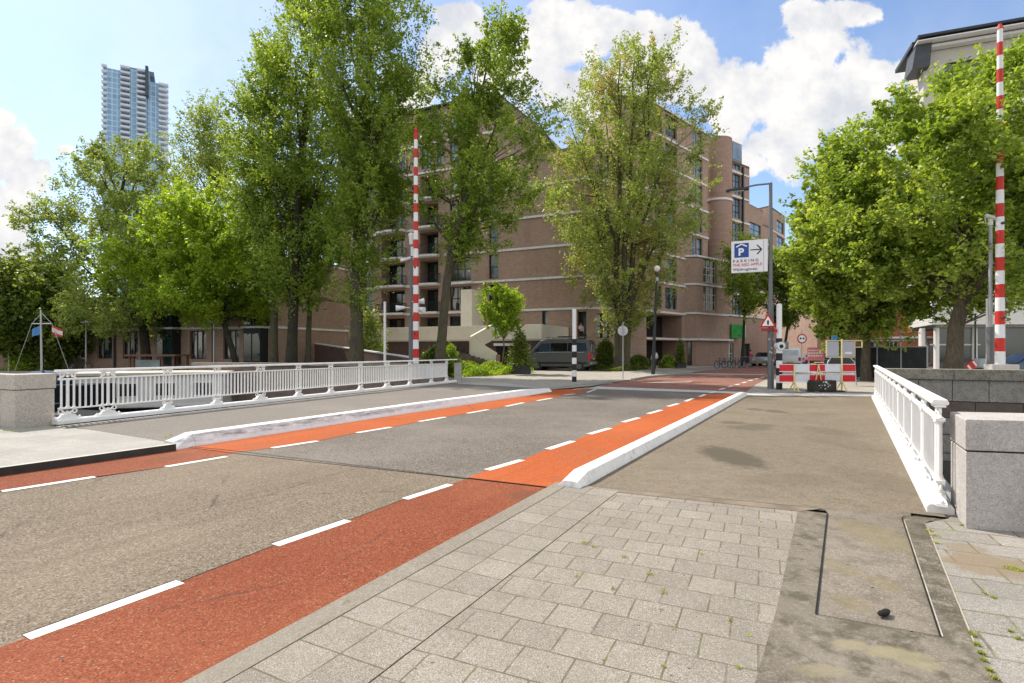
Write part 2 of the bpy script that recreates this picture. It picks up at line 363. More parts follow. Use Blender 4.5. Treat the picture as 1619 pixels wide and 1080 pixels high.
mRed = m_asphalt('red_cycle_asphalt', [(0, (.17, .035, .018)), (.3, (.40, .095, .05)), (.7, (.50, .13, .07)), (.93, (.56, .20, .12)), (1, (.62, .40, .30))], 120, stain=.35, seams=True, tint=(.83, .86, .72))
mOrg = m_asphalt('orange_cycle_coating', [(0, (.50, .11, .035)), (.3, (.68, .17, .055)), (.7, (.76, .205, .07)), (.95, (.78, .25, .10)), (1, (.75, .36, .22))], 90, stain=.2, bump=.2, seams=True, tint=(.88, .80, .70))
mPaint = mat('road_paint', (.70, .68, .63), .7, var=.10, scale=5, fine=90, dirt=((.42, .38, .32), .85))
mPaveMain = m_pavers('concrete_tiles', R(24.5), .285, .27, .5, PAVE, (.14, .12, .085), .0055)
mPaveEdge = m_pavers('edge_tiles', R(-62.0), .3, .305, .0, PAVE, (.14, .12, .085), .0055)
mKerbFlat = m_asphalt('flush_kerb_stone', [(0, (.22, .19, .145)), (.25, (.34, .295, .235)), (.7, (.395, .35, .28)), (1, (.54, .50, .43))], 200, stain=.35, bump=.2)
mPaveR = m_pavers('right_tiles', R(24.5), .45, .3, .5, [(.36, .33, .28), (.42, .385, .33), (.47, .43, .37)], (.16, .13, .09), .009, moss=.9)
mConc = m_asphalt('mossy_concrete', [(0, (.10, .085, .06)), (.3, (.19, .16, .12)), (.7, (.26, .225, .175)), (.9, (.34, .30, .24)), (1, (.50, .46, .40))], 150, stain=.7, mott=.7)
mSlab = m_asphalt('joint_plate_surface', [(0, (.14, .115, .085)), (.3, (.27, .225, .17)), (.7, (.34, .29, .225)), (.92, (.41, .36, .30)), (1, (.55, .51, .46))], 150, stain=.5, mott=.35)
mPaveFar = m_pavers('far_pavement_tiles', R(24.5), .6, .6, .5, [(.52, .47, .40), (.58, .53, .45), (.62, .57, .49)], (.35, .31, .26), .01, moss=0)
mPaveL = m_pavers('left_pavement_tiles', R(24.5), .9, .45, .5, [(.50, .48, .43), (.54, .51, .46), (.58, .55, .49)], (.34, .31, .26), .008, moss=.2)
mBlackGap = mat('open_joint', (.012, .011, .01), .9, var=0)
mStoneDark = m_asphalt('quay_stone', [(0, (.10, .09, .075)), (.3, (.17, .15, .13)), (.7, (.22, .20, .175)), (1, (.30, .28, .25))], 60, stain=.6)
mRedBrickRoad = m_pavers('red_street_clinkers', R(24.5), .21, .10, .5, [(.36, .13, .085), (.42, .165, .11), (.47, .21, .15)], (.20, .10, .08), .006, moss=0)
m_quay_brick = m_brick('quay_brick', (.13, .095, .075), (.18, .13, .105), (.16, .15, .13), stain=.6)

# ---- land on both banks, with the canal cut between them
NL, NR = Vector((-9.55, 11.55)), Vector((4.62, 5.62))
nd = (NR - NL).normalized()
nearL = NL - nd * 120; nearR = NR + nd * 120
sheet('ground', [nearL, NL, NR, nearR, (200, -80), (-200, -80)], -0.012, mStoneDark, th=3.0)
FL, FR = Vector((-2.95, 26.75)), Vector((12.1, 18.3))
QL1 = Vector((-17.8, 30.6)); QL2 = Vector((-18.6, 38.0)); QL3 = Vector((-110, 62))
sheet('ground', [QL3, QL2, QL1, FL + Vector((0, -.05)), FR + Vector((0, -.05)), Vector((12.45, 18.5)), Vector((12.45, 18.5)) + Vector((0.916, -.401)) * 120, (1500, -40), (1500, 2500), (-1500, 2500), (-1500, 62)], -0.012,
      mat('far_ground', (.40, .365, .31), .9, var=.15, scale=.4, fine=8), th=3.0)
# bridge deck slab under everything on the span
nrm = Vector((-nd.y, nd.x))
sheet('bridge_deck', [NL + Vector((-.25, 0.02)), NR + Vector((.1, .02)), FR + Vector((.25, 0)), FL + Vector((-.25, 0))], -0.012, mat('deck_steel', (.30, .30, .29), .6), th=.65)
# canal
wm, t, b = newmat('canal_water'); c = t.coord('Object', scale=(1, 1.6, 1))
b.inputs['Base Color'].default_value = (.014, .02, .016, 1); b.inputs['Roughness'].default_value = .12; b.inputs['Specular IOR Level'].default_value = .12
t.bump(t.math('ADD', t.noise(c, 1.6, 4, .6), t.noise(c, 7, 3, .6)), .35, .05, b)
sheet('canal_water', [(-400, -120), (400, -120), (400, 75), (-400, 75)], -1.95, wm)
# far quay facing bricks (vertical walls of the far bank)
def wall_strip(name, pts, z0, z1, m, th=.25, label=None, cat=None, coping=None, cop_h=.16, cop_w=.42):
    mb = MB()
    for p, q in zip(pts[:-1], pts[1:]):
        p, q = Vector((p[0], p[1], 0)), Vector((q[0], q[1], 0)); mid = (p + q) / 2
        mb.bar((p.x, p.y, (z0 + z1) / 2), (q.x, q.y, (z0 + z1) / 2), th, z1 - z0)
    root = mb.build(name, m)
    if coping:
        cb = MB()
        for p, q in zip(pts[:-1], pts[1:]):
            cb.bar((p[0], p[1], z1 + cop_h / 2 + .002), (q[0], q[1], z1 + cop_h / 2 + .002), cop_w, cop_h)
        cb.build('coping', coping, root, bevel=.015)
    if label: tag(root, label, cat)
    return root

# ---- road polygons, surveyed on the ground plane
E0, E1 = G(300, 1080), G(880, 765); ed = (E1 - E0).normalized()
Eback = E0 - ed * 30
# left kerb of the approach (base of the raised kerb)
KL0, KL1 = G(0, 752), G(280, 711); kd = (KL1 - KL0).normalized(); KLback = KL0 - kd * 40
# lines between grey asphalt and the red lanes
RD = [G(42, 1008), G(285, 920), G(435, 862), G(550, 823), G(640, 789), G(712, 766), G(770, 744)]
RDb = [G(825, 728), G(866, 711), G(906, 698), G(931.5, 687), G(964.5, 677.5), G(985, 668), G(1010, 661), G(1025, 654.6), G(1045.5, 648.7), G(1056, 643), G(1072, 638.5), G(1083.5, 635), G(1096, 630), G(1105.6, 627.6), G(1115, 624)]
LD = [G(3, 777), G(150, 754), G(262, 738), G(358, 722)]
LDb = [G(430, 709), G(502, 698), G(564, 685), G(618, 676), G(663, 667), G(704, 660), G(739, 654), G(772, 648), G(800, 643), G(828, 637), G(849, 634), G(872, 630), G(892, 625), G(909, 623)]
JL, JR = G(368, 716.5), G(738, 757)        # joint between approach and deck on the carriageway
rback = RD[0] - (RD[1] - RD[0]).normalized() * 30; lback = LD[0] - (LD[1] - LD[0]).normalized() * 40
# carriageway: approach
sheet('road', [lback] + LD[:3] + [JL, JR] + RD[:6][::-1] + [rback], -0.004, mA_app)
JLl = G(282, 706); JRr = G(880, 773)
sheet('cycle_lane', [rback] + RD[:6] + [JR, JRr, E0, Eback], 0.0, mRed)
sheet('cycle_lane', [KLback, KL0, KL1 + Vector((.05, .1, 0)), JLl + Vector((.02, 0, 0)), JL] + LD[:3][::-1] + [lback], 0.0, mRed)
# bridge span
KR_base = [G(882, 768), G(1168, 624)]
farRoadL, farRoadR = G(934, 614.5), G(1165, 622)
sheet('road', [JL, JR, RD[6]] + RDb + [farRoadR, farRoadL] + LDb[::-1], 0.003, mA_deck)
sheet('cycle_lane', [JR + Vector((0, .005, 0)), RD[6]] + RDb + [farRoadR, G(1172, 623), G(885, 768), JRr], 0.007, mOrg)
sheet('cycle_lane', [JL] + LDb + [farRoadL, G(872, 616), G(850, 623.5), G(550, 668.6), G(300, 707), JLl], 0.007, mOrg)
# joint lines
def strip(name, a, b_, w, z, m, kind='structure'):
    a, b_ = Vector((a[0], a[1])), Vector((b_[0], b_[1])); d = (b_ - a).normalized(); n = Vector((-d.y, d.x)) * w / 2
    return sheet(name, [a - n, b_ - n, b_ + n, a + n], z, m, kind=kind)
strip('expansion_joint', G(374, 714), G(742, 757.5), .016, .011, mBlackGap)
strip('expansion_joint', G(290, 706), G(374, 714), .02, .011, mBlackGap)
strip('expansion_joint', G(742, 757), G(880, 773), .02, .011, mBlackGap)
def smear(name, pts, z, m): return sheet(name, pts, z, m)
# far bridge end: pale concrete strip, then red clinker street
mJoint = mat('joint_concrete', (.50, .48, .45), .85, var=.15, fine=60)
sheet('crossing_strip', [G(934, 615.2), G(1165, 622.8), G(1180, 626), G(1385, 627), G(1386, 622.5), G(1195, 621), G(1160, 619.5), G(945, 611.5)], .012, mJoint)
sheet('street', [G(945, 611.5), G(967, 606), G(1022, 598), G(1087, 592), G(1105, 588), G(1161, 582), G(1213, 577), G(1262, 572.5), G(1300, 572.5), G(1262, 579), G(1232, 588), G(1215, 598.5), G(1192, 610), G(1180, 621), G(1160, 619.5)], .008, mRedBrickRoad)
sheet('street', [G(1060, 584), G(1105, 587.6), G(1161, 582), G(1213, 577), G(1190, 575.5), G(1120, 580)], .006, mat('grey_clinkers', (.26, .235, .21), .9, fine=30))
sheet('crossing_band', [G(1107, 590.3), G(1213, 592.2), G(1207, 593.4), G(1080, 591.6)], .012, mat('light_clinkers', (.52, .40, .34), .85, fine=40))
sheet('crossing_band', [G(1040, 604), G(1096, 602.5), G(1090, 605), G(1020, 606)], .012, MATS['light_clinkers'])
# pavements on the far bank
sheet('pavement', [G(967, 606), G(1022, 598), G(1087, 592), G(1105, 588), G(1060, 583), G(820, 583), G(720, 597), FL, G(735, 607), G(872, 617.5), G(934, 612)], .045, mPaveFar)
sheet('pavement', [G(1180, 621), G(1195, 609), G(1215, 599.0), G(1232, 589), G(1262, 580), (60, 62), (90, 30), FR + Vector((60, -26)), FR + Vector((.3, .1)), G(1385, 622.5), G(1195, 621)], .03, mPaveFar)
sheet('pavement', [FL + Vector((-.5, .1)), G(720, 597), G(820, 583), (-1, 49), (-16, 48), (-28, 44.9), (-60, 53), (-100, 64), (-100, 60), (-19, 38.8), (-18, 31)], .02, mat('quay_paving', (.30, .26, .22), .9, var=.2, scale=.8, fine=14))
# kerb of the far left corner
def poly_kerb(pts, w, h, m, name='kerb'):
    mb = MB()
    for p, q in zip(pts[:-1], pts[1:]): mb.bar((p[0], p[1], h / 2), (q[0], q[1], h / 2), w, h)
    o = mb.build(name, m); o['kind'] = 'structure'; return o
poly_kerb([G(872, 617), G(905, 612.5), G(967, 606)], .16, .13, mat('kerb_stone', (.36, .34, .31), .85, fine=90))
poly_kerb([G(1000, 602), G(1022, 598), G(1087, 592), G(1092, 590.5)], .16, .13, MATS['kerb_stone'])
# dashes
for i in range(5): strip('lane_seam', RD[i], RD[i + 1], .014 if i % 2 else .010, .0012, mBlackGap) if i % 2 else strip('lane_seam', RD[i] + Vector((-.055, .03, 0)), RD[i + 1] + Vector((-.055, .03, 0)), .012, .0012, mBlackGap)
def dash(a, b_, w, z): strip('lane_marking', a, b_, w, z, mPaint)
for i in (0, 2, 4): dash(RD[i], RD[i + 1], .105, .002)
dash(RD[6], RDb[0], .12, .009)
for i in range(1, 15, 2): dash(RDb[i], RDb[min(i + 1, 14)], .13, .009)
dash(LD[0], LD[1], .12, .002); dash(LD[2], LD[3], .12, .002)
for i in range(0, 14, 2): dash(LDb[i], LDb[i + 1], .13, .009)
for a, b_ in (((1123, 622), (1130, 619.3)), ((1138, 616.5), (1146, 614)), ((1151, 612.6), (1158, 610.6)), ((1163, 609), (1169, 607.4)), ((1173.5, 606), (1180, 604.2)), ((1184, 602.6), (1190, 601)), ((1194, 599.8), (1199, 598.4)), ((1203, 597.3), (1208, 596)), ((1212, 595), (1216, 594))):
    dash(G(*a), G(*b_), .16, .013)
dash(G(906, 616.5), G(918, 615), .1, .014); dash(G(928, 621), G(942, 616), .1, .0112)
# ---- right hand pavement in the foreground
E1r = G(915, 772.5); JW0, JW1 = G(925, 771.5), G(1305, 809)
def off(p, n): return Vector((p[0] + n[0], p[1] + n[1]))
en = Vector((ed.y, -ed.x))           # to the right of the kerb line
kA = [Eback, E1]; w1, w2 = .17, .78
sheet('kerb', [Eback, E1, off(E1, en * w1), off(Eback, en * w1)], .022, mKerbFlat, th=.03)
sheet('pavement', [off(Eback, en * w1), off(E1, en * w1), off(E1, en * w2) , off(Eback, en * w2)], .018, mPaveEdge)
TL = [G(1262, 808), G(1227, 970), G(1195, 1080)]; TLb = TL[2] + (TL[2] - TL[1]).normalized() * 12
sheet('pavement', [off(Eback, en * w2), off(E1, en * w2), G(930, 774.5), TL[0], TL[1], TL[2], TLb, (4, -20), (-14, -20)], .014, mPaveMain)
# concrete surround, joint plate
CR = [G(1462, 830), G(1537, 1018), G(1582, 1080)]; CRb = CR[2] + (CR[2] - CR[1]).normalized() * 10
S1 = [G(1308, 815), G(1290, 976)]; S2 = [G(1426, 822), G(1487, 1012)]
sheet('concrete_strip', [TL[0], S1[0], S1[1], TL[1]], .016, mConc)
sheet('concrete_strip', [S2[0], G(1440, 819), G(1480, 822), CR[0], CR[1], S2[1]], .016, mConc)
sheet('concrete_strip', [TL[1], S1[1], S2[1], CR[1], CR[2], CRb, TLb, TL[2]], .016, mConc)
sheet('joint_plate', [JW1, S1[0], S1[1], S2[1], S2[0], G(1440, 819), G(1440, 813)], .012, mSlab)
sheet('bridge_walkway', [G(921, 771), JW0, JW1, G(1440, 813), G(1502, 820), G(1384, 627), G(1180, 627), G(1172, 624)], .010, mA_walk)
sheet('joint_mortar', [G(922, 771), G(1305, 806.5), G(1262, 811), G(960, 779), G(930, 775)], .0175, mat('joint_mortar', (.22, .175, .125), .9, var=.3, scale=3, fine=90))
for a, b_ in ((S1[0], S1[1]), (S2[0], S2[1])): strip('open_joint', a, b_, .011, .021, mBlackGap)
strip('open_joint', S1[1], S2[1], .006, .0205, mBlackGap)
strip('open_joint', G(935, 771.5), G(1295, 806.5), .006, .0205, mBlackGap)
for a, b_, w in (((1295, 806.5), (1304, 809.5), .008), ((1304, 809.5), (1308, 815), .010), ((1426, 822), (1429, 819.5), .011), ((1429, 819.5), (1440, 818.3), .011), ((1440, 818.3), (1475, 819), .009)):
    strip('open_joint', G(*a), G(*b_), w, .021, mBlackGap)
mPale = mat('lime_bloom', (.40, .36, .29), .9, var=.3, scale=6, dirt=((.2, .17, .12), .8))
strip('joint_edge', G(1429.5, 826), G(1490, 1012), .010, .0195, mPale)
strip('joint_edge', G(1467, 838), G(1540, 1020), .008, .0195, mat('joint_edge_stone', (.42, .36, .27), .9))
# right of the concrete: small pavers up to the parapet pier
sheet('pavement', [CR[0], CR[1], CR[2], CRb, (30, -20), (30, 2.0), (5.2, 4.6), (4.5, 5.5), G(1500, 822)], .014, mPaveR)
# ---- left pavement of the approach and bridge (raised)
ZL = .09
KT = [G(0, 741.5, ZL), G(278, 703.5, ZL)]
lk = (KT[1] - KT[0]).normalized(); KTb = KT[0] - lk * 40
LP0 = G(97, 677, ZL); LPj = G(560 / 5.397 * 1.0 + 0, 679, ZL)
sheet('pavement', [KTb, KT[0], KT[1], G(268, 699, ZL), G(140, 679, ZL), G(95, 675, ZL), (-10.3, 11.2), (-60, 32), (-60, -20)], ZL, mPaveL, th=.11)
mbk = MB(); mbk.bar((KTb.x, KTb.y, .045), (KT[1].x, KT[1].y, .045), .02, .12)
o = mbk.build('kerb', mat('shaded_kerb_face', (.05, .045, .04), .8, var=.3, fine=60)); o['kind'] = 'structure'  # upright face of the kerb, its shade put into the dark colour
ln_ = Vector((-lk.y, lk.x, 0)) * .085; mbk = MB(); mbk.bar((KTb.x + ln_.x, KTb.y + ln_.y, .0485), (KT[1].x + ln_.x, KT[1].y + ln_.y, .0485), .14, .093)
o = mbk.build('kerb', mat('pale_kerb_top', (.52, .49, .43), .85, fine=90)); o['kind'] = 'structure'
sheet('bridge_walkway', [G(268, 699, ZL), G(140, 679, ZL), G(97, 674, ZL), G(720, 606, ZL), G(737, 607.5, ZL)] + [(p.x - .24, p.y + .10) for p in (G(872, 618), G(850, 623.5), G(550, 668.6), G(285, 709.6))], ZL + .004, mA_walkL, th=.10)
sheet('walkway_ramp', [G(705, 605, .09), G(735, 603, .09), G(800, 606, .05), G(872, 616.5, .05), G(735, 608.5, .09)], .058, mat('ramp_stone', (.42, .40, .37), .9))
# damp patches and dried puddles (soiling with soft edges) on the right walkway
def stains(m, lst, col):
    t = NT(m); b = t.N['Principled BSDF']; src = b.inputs['Base Color'].links[0].from_socket
    c = t.coord('Object'); n = t.noise(c, 6, 8, .72); f = None
    for (px, py, rx, ry, st) in lst:
        p = G(px, py); ax = (G(px + rx, py) - p).length; ay = (G(px, py - ry) - p).length
        a = t.n('ShaderNodeVectorMath', operation='SUBTRACT'); t.L.new(c, a.inputs[0]); a.inputs[1].default_value = (p.x, p.y, 0)
        q = t.n('ShaderNodeVectorMath', operation='MULTIPLY'); t.L.new(a.outputs[0], q.inputs[0]); q.inputs[1].default_value = (1 / ax, 1 / ay, 0)
        l = t.n('ShaderNodeVectorMath', operation='LENGTH'); t.L.new(q.outputs[0], l.inputs[0])
        v = t.mr(t.math('ADD', l.outputs['Value'], t.math('MULTIPLY', t.math('SUBTRACT', n, .5), 1.5)), .75, 1.12, st, 0)
        f = v if f is None else t.math('MAXIMUM', f, v)
    t.L.new(t.mix(f, src, col), b.inputs['Base Color'])
stains(mA_walk, [(1155, 722, 40, 15, 1.0), (1185, 677, 36, 4, .6), (1160, 669, 22, 2.5, .7), (1200, 673, 30, 2.5, .6), (1195, 648, 14, 2, .7), (1226, 651, 16, 2.5, .75), (1300, 655, 30, 2, .3), (1310, 683, 28, 8, .35), (1330, 700, 40, 12, .25), (1250, 760, 90, 9, .2), (1390, 760, 50, 20, .25), (1080, 740, 50, 8, .2)], (.10, .085, .06))
stains(mSlab, [(1390, 850, 45, 22, .45), (1330, 900, 25, 14, .35), (1395, 925, 24, 12, .4), (1345, 955, 30, 14, .35)], (.20, .165, .08))
stains(mConc, [(1400, 1035, 36, 9, .6), (1345, 1025, 30, 9, .55), (1450, 1050, 40, 12, .5), (1300, 1065, 40, 10, .4)], (.29, .255, .15))
stains(mPaveR, [(1560, 895, 70, 16, .75), (1530, 870, 30, 8, .6), (1600, 905, 40, 14, .6)], (.22, .165, .10))
stains(mOrg, [(835, 782, 40, 9, .5), (880, 758, 12, 5, .3), (930, 720, 60, 16, .16), (1010, 690, 60, 8, .14), (560, 690, 60, 8, .2), (420, 706, 50, 6, .25), (700, 662, 60, 5, .15)], (.20, .09, .05))
stains(mRed, [(835, 783, 32, 8, .65), (270, 722, 30, 5, .35), (590, 1042, 20, 5, .5)], (.14, .06, .035))
# moss and weeds
mMoss = mat('moss', (.16, .17, .045), .95, var=.4, scale=8, fine=80)
# ================================================================ BRIDGE FURNITURE
mWhite = mat('white_paint', (.84, .825, .80), .45, var=.05, scale=2, fine=30, dirt=((.50, .46, .40), .35))
mWhiteK = mat('white_kerb_paint', (.82, .81, .78), .6, var=.06, scale=3, fine=60, dirt=((.36, .33, .30), .6))
# one kerb block run with a chamfered profile and joints between its cast sections
def kerb_block(name, label, base, width, h, side, soiled=False, group=None):
    """base: polyline of the road-side foot; side=+1 the body lies to the right of the line"""
    root = thing(name, label, 'kerb', (base[0][0], base[0][1], 0))
    pts = [Vector((p[0], p[1])) for p in base]; L_ = [0]
    for p, q in zip(pts[:-1], pts[1:]): L_.append(L_[-1] + (q - p).length)
    def at(s):
        for i in range(len(pts) - 1):
            if s <= L_[i + 1] or i == len(pts) - 2:
                d = (pts[i + 1] - pts[i]).normalized(); return pts[i] + d * (s - L_[i]), d
    prof = [(0, 0), (.012, h * .22), (width * .27, h * .93), (width * .36, h), (width * .74, h), (width * .86, h * .90), (width * .97, h * .25), (width, 0)]
    tot = L_[-1]; s0 = 0; k = 0
    lens = [.32] + [2.4] * 40
    while s0 < tot - .05:
        s1 = min(tot, s0 + lens[k]); k += 1; mb = MB(); rings = []
        n = max(1, int((s1 - s0) / 1.2)); e = .006 if k > 1 else 0
        for i in range(n + 1):
            s = s0 + e + (s1 - s0 - e) * i / n; p, d = at(s); nn = Vector((d.y, -d.x)) * side
            endk = 1.0
            if k == 1 and i == 0: endk = .55
            if s1 == tot and i == n: endk = .6
            rings.append([Vector((p.x + nn.x * a, p.y + nn.y * a, z * endk)) - Vector(root.location) for a, z in prof])
        m = len(prof)
        mb.v = [tuple(v) for r_ in rings for v in r_]
        mb.f = [(i * m + j, i * m + j + 1, (i + 1) * m + j + 1, (i + 1) * m + j) for i in range(n) for j in range(m - 1)] + [tuple(range(m - 1, -1, -1)), tuple(range(n * m, n * m + m))]
        mb.m = [0] * len(mb.f)
        mb.build('kerb_section', soiled or mWhiteK, root, bevel=0); s0 = s1
    return root
msoil, t, b = newmat('soiled_white_kerb'); c = t.coord('Object'); uv = t.coord('UV')
geo = t.n('ShaderNodeSeparateXYZ'); t.L.new(c, geo.inputs[0])
band = t.math('MULTIPLY', t.mr(geo.outputs[2], .05, .11), t.mr(geo.outputs[2], .214, .195))
ns = t.noise(t.coord('UV', scale=(.5, 3, 1)), 4, 7, .75); fade = t.mr(geo.outputs[1], 3.5, 8.5, 1, 0)
d_ = t.math('MULTIPLY', t.math('MULTIPLY', t.mr(ns, .42, .62, 0, .75), band), fade)
base = t.mix(d_, t.mix(t.mr(t.noise(c, 9, 6, .7), .5, .75, 0, .5), (.80, .79, .76), (.45, .42, .39)), (.10, .085, .08))
t.L.new(base, b.inputs['Base Color']); b.inputs['Roughness'].default_value = .65
kerb_block('kerb_barrier', 'long white kerb with black scuffs beside the far cycle lane, before the left railing', [G(279, 711), G(550, 669), G(700, 645.5), G(850, 623.8), G(873, 619.5)], .42, .215, -1, msoil)
kerb_block('kerb_barrier', 'clean white kerb between the orange cycle lane and the right walkway', [G(880, 770), G(1020, 700), G(1168, 625)], .30, .165, 1)

# ---- railings
def railing(name, label, A, Bp, posts, sgn, heavy_first=True, bal=.105, zb=.0):
    """local frame: x along from A to B, y towards the road (sgn), z up"""
    A, Bp = Vector((A[0], A[1])), Vector((Bp[0], Bp[1])); d = Bp - A; L_ = d.length; ang = math.atan2(d.y, d.x)
    root = thing(name, label, 'railing', (A.x, A.y, zb), ang)
    zr0, zr1, zh = .30, .925, 1.095
    mb = MB(); mb.prism([(-.11, 0), (.11, 0), (.11, .07), (.085, .10), (-.085, .10), (-.11, .07)], -.12, L_ + .12, Matrix(((0, 0, 1, 0), (1, 0, 0, 0), (0, 1, 0, 0), (0, 0, 0, 1))))
    mb.build('plinth', mWhite, root, bevel=.008)
    mb = MB(); mb.prism([(-.062, -.025), (.062, -.025), (.07, -.005), (.055, .028), (-.055, .028), (-.07, -.005)], -.10, L_ + .10, Matrix(((0, 0, 1, 0), (1, 0, 0, 0), (0, 1, 0, zh), (0, 0, 0, 1))))
    mb.build('handrail', mWhite, root, bevel=.006)
    # post with a scrolled foot and head
    def post_mesh(big):
        mb = MB(); w = .115 if big else .062
        for x in ((-w, 0, w) if big else (-w * .72, w * .72)):
            r = .030 if (big and x == 0) else .021
            mb.cyl((x, 0, .33), (x, 0, .91), r, r, 10)
            for z in (.345, .90): mb.cyl((x, 0, z - .012), (x, 0, z + .012), r * 1.35, r * 1.35, 10)
        ww = w + .05
        mb.box((0, 0, .318), (2 * ww, .075, .028)); mb.box((0, 0, .925), (2 * ww, .075, .03))
        # foot: spreading palmette with two scrolls
        mb.prism([(-ww * 1.55, .098), (ww * 1.55, .098), (ww * 1.5, .125), (ww * .95, .14), (ww * .72, .185), (ww * .35, .205), (-ww * .35, .205), (-ww * .72, .185), (-ww * .95, .14), (-ww * 1.5, .125)], -.045, .045,
                 Matrix(((1, 0, 0, 0), (0, 0, -1, 0), (0, 1, 0, 0), (0, 0, 0, 1))))
        for s in (-1, 1):
            mb.ring((s * ww * .78, 0, .255), .042 if big else .034, .014, 'Y', 14, 6)
            mb.tube([(s * ww * .2, 0, .20), (s * ww * .45, 0, .245), (s * ww * .8, 0, .31)], .016, 6)
            mb.sph((s * ww * 1.35, 0, .135), .024, 8, 6)
            mb.ring((s * ww * .62, 0, 1.005), .036 if big else .028, .013, 'Y', 14, 6)
            mb.tube([(s * ww * .95, 0, .94), (s * ww * .55, 0, .99), (s * ww * .2, 0, 1.07)], .014, 6)
        mb.sph((0, 0, .225), .036, 10, 6, (1, 1, 1.1)); mb.box((0, 0, 1.058), (2 * ww * .9, .09, .022)); mb.sph((0, 0, .99), .030, 8, 6)
        return mb
    bigp = post_mesh(True).build('post', mWhite, root, smooth=True); smallp = post_mesh(False).build('post', mWhite, root, smooth=True)
    used = {}
    for i, s in enumerate(posts):
        src = bigp if (i < 2 or i % 4 == 0) else smallp
        o = src if src.name not in used else src.copy()
        if src.name in used: COL.objects.link(o)
        used[src.name] = 1
        o.location = (s, 0, 0)
    # rails and balusters bay by bay
    for i in range(len(posts) - 1):
        s0, s1 = posts[i] + .06, posts[i + 1] - .06; mb = MB()
        if s1 - s0 < .15: continue
        mb.box(((s0 + s1) / 2, 0, zr0 + .012), (s1 - s0, .045, .026)); mb.box(((s0 + s1) / 2, 0, zr1), (s1 - s0, .05, .032))
        n = max(1, round((s1 - s0) / bal)); st = (s1 - s0) / n
        for k in range(n):
            x = s0 + st * (k + .5); mb.box((x, 0, (zr0 + zr1) / 2), (.020, .044, zr1 - zr0 - .04))
        mb.build('baluster_panel', mWhite, root)
    return root
LA, LB = G(97, 670.5, .09), G(720, 604.3, .09)
u = (LB - LA).to_2d().normalized()
lp = [onl(px, LA, u) for px in (107, 171, 265, 343, 412, 472, 523, 570, 612, 648, 682, 706)]
railing('bridge_railing', 'white ornamental iron railing on the canal side behind the scuffed kerb, left of the road', LA, LB, lp, 1, zb=.09)
RA, RB = Vector((4.25, 5.42, 0)), Vector((12.22, 18.3, 0)); u = (RB - RA).to_2d().normalized()
Lr = (RB - RA).length; n = 12
railing('bridge_railing', 'white ornamental iron railing along the right walkway, running up to the dark stone quay wall', RA, RB, [.05 + (Lr - .1) * i / n for i in range(n + 1)], 1, zb=.0)

# ---- granite piers
mGran = m_asphalt('granite', [(0, (.30, .27, .25)), (.25, (.46, .425, .40)), (.6, (.54, .50, .47)), (.9, (.60, .565, .535)), (1, (.70, .67, .64))], 190, stain=.30, bump=.15, gf=.95, mott=.12)
stains(mGran, [], (.1, .1, .1)) if False else None
def pier(name, label, poly, z0, zj, z1, over, m, label_c='pier'):
    cx = sum(p[0] for p in poly) / len(poly); cy = sum(p[1] for p in poly) / len(poly)
    root = thing(name, label, 'pier', (cx, cy, 0)); l = [(p[0] - cx, p[1] - cy) for p in poly]
    MB().prism(l, z0, zj - .006).build('shaft', m, root, bevel=.012)
    s = 1 + over / .33
    MB().prism([(x * .985, y * .985) for x, y in l], zj - .006, zj + .006).build('joint', mBlackGap, root)
    MB().prism([(x * s, y * s) for x, y in l], zj + .006, z1).build('cap_stone', m, root, bevel=.014)
    return root
pier('granite_pier', 'square speckled granite pier at the near end of the right railing', [(4.06, 4.87), (4.98, 4.66), (5.36, 5.28), (4.42, 5.49)], -.9, .705, .99, .004, mGran)
mSandst = m_asphalt('weathered_stone', [(0, (.24, .21, .18)), (.3, (.46, .42, .365)), (.7, (.56, .51, .45)), (1, (.66, .61, .55))], 120, stain=.45, bump=.2, gf=1.0)
pier('stone_pier', 'weathered sandy stone pier with a thick cap at the near end of the left railing', [(-9.73, 10.66), (-9.44, 11.24), (-9.98, 11.5), (-10.27, 10.92)], -.9, .83, 1.135, .022, mSandst)
mNearBr = m_brick('parapet_brick', (.22, .10, .075), (.30, .15, .11), (.30, .27, .24))
r = thing('parapet_wall', 'brick parapet wall with a stone cap left of the weathered stone pier', 'wall', (-10.25, 11.22, 0))
dv = Vector((-.905, .405)); p0 = Vector((0, 0)); p1 = dv * 14
MB().bar((0, 0, .42), (p1.x, p1.y, .42), .34, .86).build('wall', mNearBr, r)
MB().bar((0.0, 0, .98), (p1.x, p1.y, .98), .52, .27).build('coping', mSandst, r, bevel=.012)
r = thing('parapet_wall', 'granite parapet wall running right from the granite pier', 'wall', (5.2, 4.96, 0))
p1 = Vector((.97, -.22)) * 10
MB().bar((0.05, 0, -.1), (p1.x, p1.y, -.1), .42, 1.55).build('wall', mGran, r); MB().bar((0.05, 0, .84), (p1.x, p1.y, .84), .50, .26).build('coping', mGran, r, bevel=.01)

